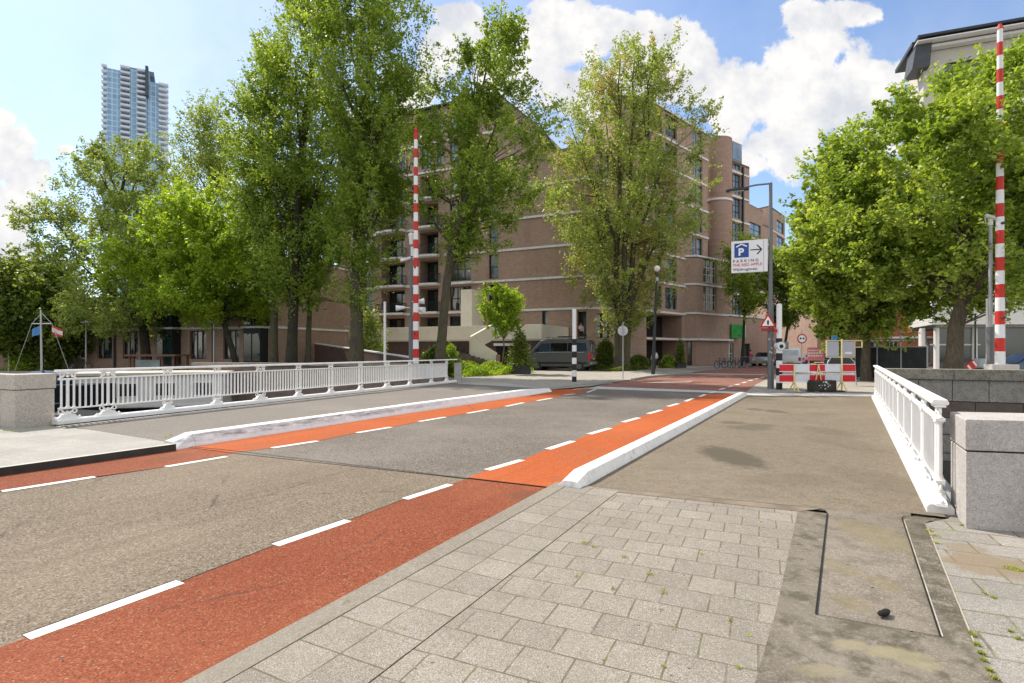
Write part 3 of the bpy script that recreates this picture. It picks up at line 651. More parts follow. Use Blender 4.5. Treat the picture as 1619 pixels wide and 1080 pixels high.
# ---- stone quay wall beyond the right railing
mQs = m_asphalt('quay_blocks', [(0, (.12, .11, .09)), (.3, (.30, .275, .24)), (.7, (.40, .37, .325)), (1, (.50, .46, .41))], 90, stain=.6, bump=.4, gf=1.15, mott=.35)
mQcap = m_asphalt('quay_cap', [(0, (.10, .09, .07)), (.3, (.25, .225, .185)), (.7, (.34, .31, .26)), (1, (.46, .42, .36))], 90, stain=.6, bump=.3, gf=1.1, mott=.6)
W0 = Vector((12.55, 18.25)); wd = Vector((.915, -.40)).normalized()
root = thing('quay_wall', 'dark stained stone quay wall with block courses behind the right railing', 'wall', (W0.x, W0.y, 0), math.atan2(wd.y, wd.x))
rnd = random.Random(4)
x = 0
while x < 22:
    w = rnd.uniform(1.7, 2.2); MB().box((x + w / 2, .25, .84), (w - .012, .56, .34)).build('cap_stone', mQcap, root, bevel=.012); x += w
mb = MB(); x = -.3; row = 0
for row, (z0, z1) in enumerate(((-.02, .665), (-.55, -.03), (-1.1, -.56), (-1.7, -1.11), (-2.6, -1.71))):
    x = -.02 - .0 * (row % 2)
    while x < 22:
        w = rnd.uniform(.85, 1.25)
        if row > 0 and rnd.random() < .2: w *= .6
        mb.cur = 0 if row == 0 or rnd.random() < .35 else 1
        mb.box((x + w / 2, .27, (z0 + z1) / 2), (w - .02, .46 if mb.cur == 0 else .42, z1 - z0 - .015)); x += w
mb.build('stone_courses', [mQs, m_quay_brick], root, bevel=0)
MB().box((11.1, .27, -1.0), (21.9, .36, 3.3)).build('mortar_core', mat('old_mortar', (.08, .07, .06), .95), root)
# ---- far parapet left of the left railing
root = thing('quay_wall', 'brown quay wall seen through the left railing, below the tree trunks', 'wall', (FL.x, FL.y + .15, 0), math.atan2(QL1.y - FL.y, QL1.x - FL.x))
Lw = (QL1 - FL).length
MB().box((Lw / 2 + .2, 0, -.75), (Lw - .3, .45, 3.1)).build('wall', m_brick('far_quay_brick', (.17, .125, .10), (.24, .18, .15), (.22, .20, .18), .5, .16, stain=.7), root)
MB().box((Lw / 2 + .2, 0, .88), (Lw - .25, .62, .16)).build('coping', mat('dull_coping', (.27, .235, .20), .9, var=.3, scale=1.5, dirt=((.12, .10, .08), .6)), root, bevel=.012)
def pierpost(name, label, loc, h, w, m, cat='post'):
    o = MB().prism([(-w / 2, -w / 2), (w / 2, -w / 2), (w / 2, w / 2), (-w / 2, w / 2)], 0, h).build(name, m, loc=loc, bevel=.01); return tag(o, label, cat)
p = G(712, 600); pierpost('bridge_end_post', 'grey stone post closing the far end of the left railing', (LB.x + .12, LB.y + .1, .0), 1.02, .34, mat('grey_stone', (.34, .33, .31), .9, fine=60))
tag(MB().lathe([(.07, 0), (.07, .55), (.055, .58), (.0, .60)], n=14).build('mooring_post', mWhite, loc=(7.66, 10.35, .0 + .05), smooth=True), 'short white round post standing outside the right railing', 'post')
# ================================================================ STREET FURNITURE
mGrey = mat('grey_steel', (.16, .165, .17), .45, metal=.2, var=.08); mDark = mat('dark_steel', (.035, .04, .042), .5, var=.1)
mBlackP = mat('black_paint', (.015, .015, .016), .45); mRedP = mat('red_paint', (.55, .03, .018), .45, var=.08, dirt=((.3, .05, .04), .3)); mWht2 = mat('white_gloss', (.78, .77, .76), .4, var=.04)
mLam = mat('light_steel', (.42, .42, .43), .4, metal=.3, var=.06); mYel = mat('pale_yellow_paint', (.72, .60, .28), .5, var=.08, dirt=((.5, .42, .25), .4))
# vertical red and white boom of an open bascule barrier
def boom(label, x, y, zb, ztop, r0, r1, stripe, group='raised barrier booms'):
    root = thing('barrier_boom', label, 'barrier', (x, y, zb), 0, group)
    mb = MB(); mb.box((.05, .0, -.1), (.86, .55, .24)); mb.box((0, 0, -zb / 2 - .05), (.5, .42, max(.1, zb - .1)))
    mb.build('base_housing', mat('pale_concrete', (.55, .52, .47), .85, dirt=((.35, .32, .28), .4)), root, bevel=.02)
    H = ztop - zb; n = int(round(H / stripe)); mb = MB()
    for k in range(n):
        z0, z1 = k * H / n, (k + 1) * H / n; ra, rb = r0 + (r1 - r0) * k / n, r0 + (r1 - r0) * (k + 1) / n
        mb.cur = k % 2; mb.cyl((0, 0, z0), (0, 0, z1), ra, rb, 16)
    mb.build('pole', [mWht2, mRedP], root, smooth=True)
    for k in range(3):
        zz = H * (.14 + .28 * k); rr = r0 + (r1 - r0) * zz / H
        MB().cyl((-.02, -rr - .05, zz), (-.02, -rr + .02, zz), .05, .05, 12).build('warning_lamp', mDark, root)
    MB().cyl((0, 0, H), (0, 0, H + .18), r1 * 1.3, r1 * .6, 12).build('tip', mRedP, root)
boom('raised red and white striped barrier boom beside the far end of the left railing', PX(657.5, 29), 29, .75, PZ(207, 29), .165, .10, .49)
boom('raised red and white striped barrier boom on the right quay wall before the big tree', PX(1581, 20.2), 20.2, PZ(577, 20.2), PZ(46, 20.2), .155, .085, .49)
def pole_thing(name, label, cat, loc, h, r0, r1, m, group=None, base=True, lean=(0, 0)):
    root = thing(name, label, cat, loc, 0, group); mb = MB()
    mb.cyl((0, 0, 0), (lean[0], lean[1], h), r0, r1, 14)
    if base: mb.cyl((0, 0, 0), (0, 0, .05), r0 * 1.7, r0 * 1.5, 14)
    mb.build('pole', m, root, smooth=True); return root
def camera_unit(root, x, z, d, m=None):
    mb = MB(); a = Vector((x, 0, z)); d = Vector(d).normalized(); c = a + d * .25
    mb.cyl(c - d * .3, c + d * .3, .085, .085, 12); mb.box(tuple(c + Vector((0, 0, .09))), (.12, .2, .02)); mb.tube([(0, 0, z - .12), a, c - Vector((0, 0, .08))], .025, 6)
    mb.build('camera_housing', m or mWht2, root, smooth=True)
# left mast with a dome, camera and horn speakers
Y = 29.6
r = thing('camera_mast', 'grey mast with a white dome camera and white horn loudspeakers beside the left striped boom', 'mast', (PX(650, Y), Y, 0))
MB().cyl((0, 0, 0), (0, 0, PZ(505, Y)), .13, .13, 12).build('pole', mGrey, r, smooth=True)
MB().cyl((0, 0, PZ(505, Y)), (0, 0, PZ(390, Y)), .075, .065, 12).build('upper_pole', mGrey, r, smooth=True)
mb = MB(); z = PZ(372, Y); mb.sph((0, 0, z), .15, 12, 8); mb.cyl((0, 0, z - .5), (0, 0, z - .05), .09, .13, 12); mb.box((.08, -.1, z - .9), (.14, .14, .5)); mb.build('dome_camera', mWht2, r, smooth=True)
camera_unit(r, -.05, PZ(408, Y), (-1, -.4, -.35))
for (px, py, d) in ((634, 487, (-1, -.3, -.12)), (665, 489, (1, -.5, -.3)), (664, 477, (1, .2, .12))):
    mb = MB(); c = Vector((PX(px, Y) - PX(650, Y), -.1, PZ(py, Y))); d = Vector(d).normalized()
    mb.cyl(c - d * .22, c + d * .25, .07, .17, 14); mb.tube([(0, 0, c.z), c - d * .2], .03, 6); mb.build('horn_speaker', mWht2, r, smooth=True)
Y = 30.5; tag(MB().cyl((0, 0, 0), (0, 0, PZ(479, Y)), .075, .07, 12).lathe([(.085, PZ(479, Y)), (.085, PZ(479, Y) + .04), (0.001, PZ(479, Y) + .08)]).build('white_post', mWht2, loc=(PX(608.5, Y), Y, 0), smooth=True), 'plain white post between two trunks left of the camera mast', 'post')
# right mast
Y = 20.8; r = thing('camera_mast', 'grey mast with a camera on top, left of the right striped boom', 'mast', (PX(1566, Y), Y, 0))
MB().cyl((0, 0, 0), (0, 0, PZ(517, Y)), .125, .125, 12).build('pole', mGrey, r, smooth=True)
MB().cyl((0, 0, PZ(517, Y)), (0, 0, PZ(350, Y)), .07, .06, 12).build('upper_pole', mLam, r, smooth=True)
mb = MB(); z = PZ(344, Y); mb.cyl((-.22, -.05, z + .06), (.36, -.05, z - .1), .075, .085, 12); mb.cyl((0, 0, z - .3), (0, 0, z), .09, .07, 10); mb.tube([(0, 0, z - .25), (-.17, 0, z - .22), (-.22, 0, z)], .015, 6); mb.build('camera_housing', mWht2, r, smooth=True)
mb = MB()
for s in (-1, 1): mb.tube([(0, 0, PZ(412, Y)), (s * .2, 0, PZ(418, Y))], .012, 5)
mb.build('spikes', mLam, r)
Y = 21.6; tag(MB().cyl((0, 0, 0), (0, 0, PZ(474, Y)), .035, .035, 10).sph((0, 0, PZ(474, Y)), .05).build('thin_post', mWht2, loc=(PX(1560.5, Y), Y, 0), smooth=True), 'thin white post just left of the right camera mast', 'post')
Y = 34; tag(MB().cyl((0, 0, 0), (0, 0, PZ(497, Y)), .06, .05, 10).sph((0, 0, PZ(497, Y)), .07).build('dark_post', mDark, loc=(PX(1542, Y), Y, 0), smooth=True), 'thin dark post in front of the white pavilion windows', 'post')
# black and white striped poles
def striped(name, label, px, Y, ytop, yband, px_r, traffic=False):
    r = thing(name, label, 'pole', (PX(px, Y), Y, 0), 0, 'black and white crossing poles'); mb = MB(); zt, zb = PZ(ytop, Y), PZ(yband, Y)
    rr = px_r / FPX * Y; n = 7; mb.cur = 0
    for k in range(n): mb.cur = (k + 1) % 2; mb.cyl((0, 0, zb * k / n), (0, 0, zb * (k + 1) / n), rr, rr, 14)
    mb.cur = 0; mb.cyl((0, 0, zb), (0, 0, zt), rr * .9, rr * .9, 14); mb.sph((0, 0, zt), rr * .9, 12, 6, (1, 1, .5))
    mb.build('pole', [mWht2, mBlackP], r, smooth=True)
    if traffic:
        z = PZ(547, Y); mb = MB(); mb.cyl((-.02, -.22, z), (-.02, .1, z), .17, .15, 16); mb.build('lamp_housing', mat('pale_housing', (.62, .66, .66), .4), r, smooth=True)
        MB().cyl((-.02, -.225, z - .02), (-.02, -.235, z - .02), .08, .08, 14).build('lens', mBlackP, r)
        MB().box((.2, 0, z + .02), (.28, .2, .3)).build('side_box', mGrey, r, bevel=.02)
        MB().box((-.17, -.03, PZ(523, Y)), (.1, .1, .14)).build('red_button', mRedP, r, bevel=.01)
striped('crossing_pole', 'black and white striped pole with a white top in front of the dark camper van', 908, 27.5, 490, 536, 3.6)
striped('crossing_pole', 'black and white striped pole with a round lamp housing, right of the tall lamp post', 1232, 22.2, 482, 535, 4.6, True)
# tall street lamp carrying the parking sign and the warning triangle
Y = 22.6; X = PX(1218.5, Y); ang = math.atan2(.42, -.9)
r = thing('street_lamp', 'tall dark grey lamp post with a short arm, carrying the white parking sign', 'street lamp', (X, Y, 0))
mb = MB(); mb.cyl((0, 0, 0), (0, 0, 3.6), .125, .115, 16); mb.cyl((0, 0, 3.6), (0, 0, 8.58), .085, .065, 14); mb.build('pole', mGrey, r, smooth=True)
ad = Vector((-.9, .42, 0)).normalized()
mb = MB(); mb.tube([(0, 0, 8.55), ad * .55 + Vector((0, 0, 8.56)), ad * 1.0 + Vector((0, 0, 8.52))], .04, 8); mb.build('arm', mGrey, r, smooth=True)
hd = thing('lamp_head', None, None, tuple(ad * 1.25 + Vector((0, 0, 8.45))), ang); hd.parent = r
for k in list(hd.keys()): del hd[k]
mb = MB(); mb.prism([(-.42, -.11), (-.1, -.15), (.45, -.10), (.5, 0), (.45, .10), (-.1, .15), (-.42, .11)], -.05, .05); o = mb.build('lamp_shell', mDark, hd, bevel=.015)
MB().box((.05, 0, -.058), (.55, .16, .015)).build('lamp_glass', mat('lamp_lens', (.6, .62, .62), .2), hd)
# stickers on the post
mb = MB(); rnd = random.Random(3)
for k in range(9): z = rnd.uniform(1.2, 2.6); a = rnd.uniform(3.6, 5.4); mb.box((math.cos(a) * .122, math.sin(a) * .122, z), (.05, .006, .06), rz=a + math.pi / 2)
mb.build('stickers', mat('sticker', (.6, .58, .55), .6, var=.3), r)
# parking sign (a box sign of its own)
def text_mesh(body, size, m, name='lettering', extrude=.002, bold=0.0, spacing=1.0, align='LEFT'):
    cu = bpy.data.curves.new(name, 'FONT'); cu.body = body; cu.size = size; cu.extrude = extrude; cu.offset = bold; cu.space_character = spacing; cu.align_x = align
    to = bpy.data.objects.new('tmp_text', cu); COL.objects.link(to); dg = bpy.context.evaluated_depsgraph_get(); me = bpy.data.meshes.new_from_object(to.evaluated_get(dg))
    bpy.data.objects.remove(to); o = bpy.data.objects.new(name, me); COL.objects.link(o); me.materials.clear(); me.materials.append(m); return o
sw, sh_ = 1.40, 1.34
ps = thing('parking_sign', 'white box sign with a blue P and red lettering on the tall lamp post', 'sign', (X + ad.x * .12, Y + ad.y * .12 - .02, PZ(405.5, 22.9)), ang + math.pi)
# local +x points towards the post, front is -y
MB().box((-sw / 2, 0, 0), (sw, .16, sh_)).build('sign_box', mat('sign_white', (.80, .80, .80), .35, var=.02), ps, bevel=.012)
mb = MB()
mb.box((-.155, -.0825, 0), (.02, .006, sh_ - .06)); mb.build('frame_seam', mat('seam_grey', (.45, .45, .46), .5), ps)
mBlue = mat('sign_blue', (.02, .07, .30), .4, var=.03)
MB().box((-1.0, -.084, .27), (.56, .008, .60)).build('blue_panel', mBlue, ps)
mTxtW = mat('letter_white', (.85, .85, .85), .5, var=0); mTxtK = mat('letter_black', (.02, .02, .022), .5, var=0); mTxtR = mat('letter_red', (.70, .04, .07), .5, var=0)
def put(o, par, x, z, y=-.09): o.parent = par; o.location = (x, y, z); o.rotation_euler = (R(90), 0, 0)
put(text_mesh('P', .42, mTxtW, bold=.014), ps, -1.13, .06)
mb = MB(); 
for s in (-1, 1): mb.bar((-1.0, -.09, .53), (-1.0 + s * .21, -.09, .42), .006, .05)
mb.build('roof_symbol', mTxtW, ps)
mb = MB(); mb.bar((-.66, -.088, .26), (-.24, -.088, .26), .006, .042)
for s in (-1, 1): mb.bar((-.23, -.088, .26), (-.40, -.088, .26 + s * .19), .006, .045)
mb.build('arrow', mTxtK, ps)
put(text_mesh('PARKING', .17, mTxtK, spacing=1.55, bold=-.0), ps, -1.34, -.235)
put(text_mesh('THE RED APPLE', .165, mTxtR, spacing=1.0), ps, -1.35, -.40)
put(text_mesh('Wijnbrugstraat', .155, mTxtK, spacing=1.0), ps, -1.34, -.58)
# warning triangle
tx = PX(1214.5, 22.4)
ws = thing('warning_sign', 'red bordered warning triangle on the tall lamp post below the parking sign', 'sign', (tx, 22.42, PZ(510, 22.4)), R(-14))
def tri(s): return [(-s, -s * .577), (s, -s * .577), (0, s * 1.155)]
Mv = Matrix(((1, 0, 0, 0), (0, 0, 1, 0), (0, 1, 0, 0), (0, 0, 0, 1)))
def vpr(poly, y0, y1): mb = MB(); mb.prism(poly, y0, y1, Mv); return mb
vpr(tri(.335), -.01, .012).build('plate', mRedP, ws); vpr(tri(.225), -.016, -.009).build('white_field', mTxtW, ws)
vpr([(-.03, -.09), (.03, -.09), (.04, .05), (0, .12), (-.04, .05)], -.02, -.015).build('symbol', mTxtK, ws)
MB().box((0, 0, -.30), (.5, .03, .12)).build('under_plate', mat('dull_red_plate', (.25, .05, .04), .6), ws)
# round sign seen from behind on a thin post
Y = 30.6; r = thing('traffic_sign', 'round grey traffic sign seen from behind on a thin post left of the street corner', 'sign', (PX(985, Y), Y, .04))
MB().cyl((0, 0, 0), (0, 0, PZ(510, Y)), .028, .028, 10).build('post', mLam, r, smooth=True)
MB().cyl((0, .04, PZ(524, Y)), (0, .052, PZ(524, Y)), .285, .285, 28).build('disc', mat('sign_back_grey', (.55, .55, .56), .5, metal=.1), r)
mb = MB(); mb.box((0, .03, PZ(524, Y) + .1), (.3, .02, .03)); mb.box((0, .03, PZ(524, Y) - .1), (.3, .02, .03)); mb.build('brackets', mLam, r)
# second lamp post with a globe
Y = 36.3; r = thing('street_lamp', 'slender dark lamp post with a small white globe beside the person on the corner', 'street lamp', (PX(1032.5, Y), Y, .03))
lz = PZ(432, Y); lx = PX(1039, Y) - PX(1032.5, Y)
MB().tube([(0, 0, 0), (lx * .18, 0, 1.6)], [.13, .125], 12).build('pole', mDark, r, smooth=True); MB().tube([(lx * .18, 0, 1.6), (lx * .4, 0, 3.3), (lx, 0, lz)], [.11, .09, .055], 12).build('upper_pole', mDark, r, smooth=True)
MB().sph((lx, 0, lz + .28), .2, 14, 10).build('globe', mWht2, r, smooth=True); MB().cyl((lx, 0, lz - .55), (lx, 0, lz - .3), .1, .09).build('collar', mLam, r, smooth=True)
# distant lamps on the left quay
for px, Yq, yt, lab in ((14, 44, 527, 'grey quay lamp with a flat twin head, leftmost in view'), (136, 43, 511, 'grey quay lamp with a flat head right of the boat mast'), (338, 40, 510, 'plain pale quay lamp column between the left trunks')):
    h = PZ(yt, Yq); r = thing('quay_lamp', lab, 'street lamp', (PX(px, Yq), Yq, 0), 0, 'lamps along the left quay')
    MB().cyl((0, 0, 0), (0, 0, h), .06, .05, 8).build('pole', mLam, r)
    MB().lathe([(.06, h - .12), (.42, h + .0), (.40, h + .09), (.05, h + .2)], n=14).build('lamp_head', mLam, r)
# ---- road works barrier
Y0 = 21.2
r = thing('works_barrier', 'red and white board barrier on yellow legs across the end of the right walkway', 'barrier', (PX(1292, Y0), Y0, .03))
w = lambda px: PX(px, Y0) - PX(1292, Y0); zz = lambda py: PZ(py, Y0) - .03
mRefl = mat('board_white', (.66, .68, .72), .4, var=.05, dirt=((.45, .45, .47), .5)); mRedB = mat('board_red', (.62, .015, .03), .4, var=.06)
for nm, ya, yb in (('upper_board', 576.5, 587), ('lower_board', 593, 603.5)):
    mb = MB()
    for a, b_, mi in ((1232.5, 1254, 1), (1254, 1279.5, 0), (1279.5, 1304, 1), (1304, 1330, 0), (1330, 1352, 1)):
        mb.cur = mi; mb.box(((w(a) + w(b_)) / 2, 0, (zz(ya) + zz(yb)) / 2), (w(b_) - w(a), .035, zz(ya) - zz(yb)))
    mb.cur = 2; mb.box((0, 0, zz(yb) - .012), (w(1352) - w(1232.5), .05, .024)); mb.box((0, 0, zz(ya) + .012), (w(1352) - w(1232.5), .05, .022))
    mb.build(nm, [mRefl, mRedB, mWht2], r)
for px, top in ((1255, 576), (1330, 536)):
    mb = MB(); x = w(px); mb.cyl((x, -.04, .0), (x, -.04, zz(top)), .03, .03, 8); mb.bar((x, -.04, .42), (x - .02, -.42, 0.02), .03, .03); mb.bar((x, -.04, .42), (x + .04, .40, 0.02), .03, .03); mb.box((x, 0, .025), (.06, .85, .04)); mb.build('leg', mYel, r)
mb = MB(); mb.bar((w(1293), -.06, zz(576)), (w(1288), -.07, zz(603)), .03, .03); mb.bar((w(1293), -.06, zz(576)), (w(1297), -.07, zz(603)), .03, .03); mb.bar((w(1286), -.06, zz(573)), (w(1300), -.07, zz(573)), .03, .03); mb.build('lamp_bracket', mYel, r)
# ballast block with white marks
Y1 = 21.5; r = thing('ballast_block', 'dark mossy block with white painted marks under the middle of the works barrier', 'ballast block', (PX(1289, Y1), Y1 - .45, .03))
MB().prism([(-.46, -.2), (.46, -.2), (.46, .22), (-.46, .22)], .04, .44).build('block', mat('rubber_black', (.045, .04, .03), .9, var=.4, scale=6, fine=30, dirt=((.12, .10, .06), .7)), r, bevel=.02)
mb = MB(); rnd = random.Random(8)
for (x, z, s) in ((-.2, .25, .05), (-.1, .25, .035), (0, .26, .06), (.12, .31, .05), (.13, .21, .05), (.2, .26, .045), (.05, .38, .09), (-.05, .38, .05), (.02, .12, .05), (-.15, .17, .03)): mb.box((x, -.208, z), (s, .01, s * .8), ry=rnd.uniform(-.6, .6))
mb.build('painted_marks', mat('old_white_marks', (.62, .60, .58), .8, var=.2), r)
for x in (-.5, .02, .5): MB().box((x, -.1, .022), (.2 if x != .5 else .5, .3, .04)).build('foot_plate', mBlackP, r)
# pair of grey sign boards in yellow frames
Y = 25.0; r = thing('works_sign', 'two grey sign boards in a pale yellow frame, left of the street tree', 'sign', (PX(1329, Y), Y, .03))
w = lambda px: PX(px, Y) - PX(1329, Y); zz = lambda py: PZ(py, Y) - .03
for a, b_ in ((1307.5, 1326), (1331, 1350)): MB().box(((w(a) + w(b_)) / 2, 0, (zz(540) + zz(563)) / 2), (w(b_) - w(a), .02, zz(540) - zz(563))).build('board', mat('board_back', (.42, .43, .50), .5, var=.05), r)
mb = MB(); mb.cur = 0
for z in (zz(538.5), zz(564.5)): mb.box(((w(1307) + w(1351)) / 2, 0, z), (w(1351) - w(1307), .05, .05))
for px in (1307, 1351): mb.box((w(px), 0, (zz(538.5) + zz(564.5)) / 2), (.05, .05, zz(538.5) - zz(564.5)))
mb.box(((w(1351) + w(1363)) / 2, 0, zz(538.5)), (w(1363) - w(1351), .04, .05)); mb.box((w(1363), 0, zz(544)), (.04, .04, .35)); mb.box(((w(1351) + w(1363)) / 2, 0, zz(549)), (w(1363) - w(1351), .04, .04))
mb.build('frame', mat('pale_frame', (.60, .56, .36), .5, var=.1), r)
for s in (-1, 1): MB().tube([(s * .42, 0, zz(564)), (s * .62, -.05, zz(573)), (s * .66, -.1, 0)], .028, 6).build('leg', mLam, r)
MB().box((w(1319), -.02, zz(534)), (.25, .04, .2)).build('blue_plate', mat('blue_plate', (.05, .20, .38), .5), r); MB().box((w(1341), -.02, zz(558)), (.32, .01, .10)).build('label_plate', mWht2, r)
# pink board
Y = 30; r = thing('works_board', 'pink and red information board on a trestle behind the works barrier', 'board', (PX(1290, Y), Y, .03)); w = lambda px: PX(px, Y) - PX(1290, Y); zz = lambda py: PZ(py, Y) - .03
mPink = mat('pink_red', (.72, .22, .25), .5, var=.15)
MB().box((0, 0, (zz(549.5) + zz(570)) / 2), (w(1303) - w(1276), .04, zz(549.5) - zz(570))).build('panel', mPink, r)
mb = MB(); rnd = random.Random(2)
for py, hgt in ((554, .07), (558.5, .09), (562.5, .09)):
    x = w(1277.5)
    while x < w(1300): l = rnd.uniform(.06, .16); mb.box((x + l / 2, -.024, zz(py)), (l, .008, hgt)); x += l + .03
mb.build('white_print', mat('pink_print', (.85, .72, .70), .6), r)
for s in (-1, 1): MB().bar((s * .4, 0, zz(570)), (s * .5, .1, 0), .04, .04).bar((s * .4, 0, zz(570)), (s * .4, -.3, 0), .04, .04).build('trestle_leg', mLam, r)
# no-overtaking sign
Y = 40; r = thing('traffic_sign', 'round white sign with a red rim and two dark shapes above the white van', 'sign', (PX(1267.5, Y), Y, .03)); zz = PZ(535.5, Y) - .03
MB().cyl((0, 0, 0), (0, 0, zz + .6), .035, .035, 10).build('post', mLam, r); MB().cyl((0, -.03, zz), (0, -.045, zz), .36, .36, 30).build('red_disc', mat('sign_red', (.50, .06, .10), .5), r); MB().cyl((0, -.046, zz), (0, -.052, zz), .26, .26, 30).build('white_disc', mTxtW, r)
mb = MB()
for s in (-1, 1): mb.box((s * .11, -.056, zz - .0), (.13, .006, .10)); mb.box((s * .11, -.056, zz + .06), (.08, .006, .05))
mb.build('car_symbols', mTxtK, r)
# construction fence with dark mesh
def fence_panel(pa, pb, zt, n):
    A, B_ = Vector((pa[0], pa[1])), Vector((pb[0], pb[1])); d = B_ - A; r = thing('construction_fence', 'temporary fence covered with dark mesh between the street tree and the white pavilion', 'fence', (A.x, A.y, .03), math.atan2(d.y, d.x)); L_ = d.length
    MB().box((L_ / 2, .03, zt / 2 + .02), (L_ - .04, .01, zt - .10)).build('dark_mesh', mat('mesh_cloth', (.035, .038, .042), .7, var=.4, scale=2), r)
    mb = MB(); mb.cyl((0, 0, zt), (L_, 0, zt), .03, .03, 8); mb.cyl((0, 0, .1), (L_, 0, .1), .025, .025, 8); mb.build('frame', mLam, r)
    for k in range(n + 1): MB().cyl((L_ * k / n, 0, 0), (L_ * k / n, 0, zt + .03), .035, .035, 8).build('post', mLam, r)
    mb = MB(); 
    for k in range(n + 1): mb.box((L_ * k / n, 0, .05), (.25, .65, .12))
    mb.build('foot', mat('fence_foot', (.25, .24, .23), .9), r)
fence_panel((PX(1352, 30), 30), (PX(1466, 26.5), 26.5), 1.78, 3)
r = thing('guard_rail', 'thin white rail on tall posts above the dark mesh fence', 'fence', (PX(1350, 33), 33, 0)); L_ = PX(1446, 33) - PX(1350, 33)
mb = MB(); mb.cyl((0, 0, PZ(538.5, 33)), (L_, 0, PZ(538.5, 33)), .03, .03, 6)
for px in (1384, 1424): mb.cyl((PX(px, 33) - PX(1350, 33), 0, 0), (PX(px, 33) - PX(1350, 33), 0, PZ(520, 33)), .035, .035, 6)
mb.build('rails', mLam, r)
# red/white leaning board, pale utility box
Y = 22.5; o = MB().box((0, 0, 0), (.44, .06, .30), ry=R(-38)).build('warning_board', [mRedP], loc=(PX(1536, Y), Y, PZ(578, Y))); tag(o, 'red and white board leaning behind the quay wall left of the camera mast', 'board')
mb = MB(); 
for k in (-1, 1): mb.box((k * .11, -.035, k * .085), (.08, .01, .24), ry=R(-38))
mb.build('white_stripe', mWht2, o)
MB().box((.14, 0, -.7), (.08, .08, 1.2)).build('stand', mDark, o)
Y = 22.8; r = thing('utility_box', 'pale blue grey box on a stand, left of the right camera mast', 'box', (PX(1554, Y), Y, 0))
MB().box((0, 0, PZ(574, Y)), (.46, .3, .38)).build('cabinet', mat('pale_blue_grey', (.36, .42, .46), .45, var=.05), r, bevel=.015); MB().box((0, 0, .45), (.34, .22, .9)).build('stand', mDark, r)
MB().cyl((.14, -.152, PZ(573, Y)), (.14, -.16, PZ(573, Y)), .05, .05).build('lock_hole', mBlackP, r)
# planters
def planter(label, px, Y, w_, h, d_, cone_h, mleaf, seed):
    r = thing('planter', label, 'planter', (PX(px, Y), Y, .05))
    mb = MB(); mb.prism([(-w_ / 2 * .9, -d_ / 2 * .9), (w_ / 2 * .9, -d_ / 2 * .9), (w_ / 2 * .9, d_ / 2 * .9), (-w_ / 2 * .9, d_ / 2 * .9)], 0, h * .85); mb.box((0, 0, h * .92), (w_, d_, h * .16)); mb.build('tub', mat('planter_grey', (.05, .052, .05), .75, var=.2), r, bevel=.03)
    return r
# ================================================================ BUILDINGS
mBrick = m_brick('red_brown_brick', (.30, .178, .128), (.39, .258, .192), (.41, .375, .335))
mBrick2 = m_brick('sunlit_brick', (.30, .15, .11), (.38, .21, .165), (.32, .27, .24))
mBand = mat('pale_string_course', (.74, .73, .70), .8, var=.1, scale=.8, dirt=((.34, .32, .29), .5))
mFrameD = mat('dark_window_frame', (.018, .026, .028), .45, var=.1); mFrameW = mat('white_window_frame', (.68, .68, .66), .5, var=.05)
gDark = m_glass('dark_glass', (.035, .045, .05)); gCur = m_glass('glass_with_curtains', (.05, .06, .065), .75); gBlue = m_glass('blue_reflect_glass', (.20, .30, .40), 0, .12); gGreen = m_glass('greenish_glass', (.02, .045, .045))  # blue panes hold the sky's reflection in their base colour
mRoof = mat('roof_felt', (.10, .10, .10), .9); mCream = mat('cream_plaster', (.80, .74, .61), .85, var=.06, scale=.7, dirt=((.58, .52, .42), .35)); mBal = mat('balcony_concrete', (.68, .66, .62), .85, dirt=((.48, .45, .41), .4))
mRail = mat('balcony_mesh', (.02, .022, .024), .6)
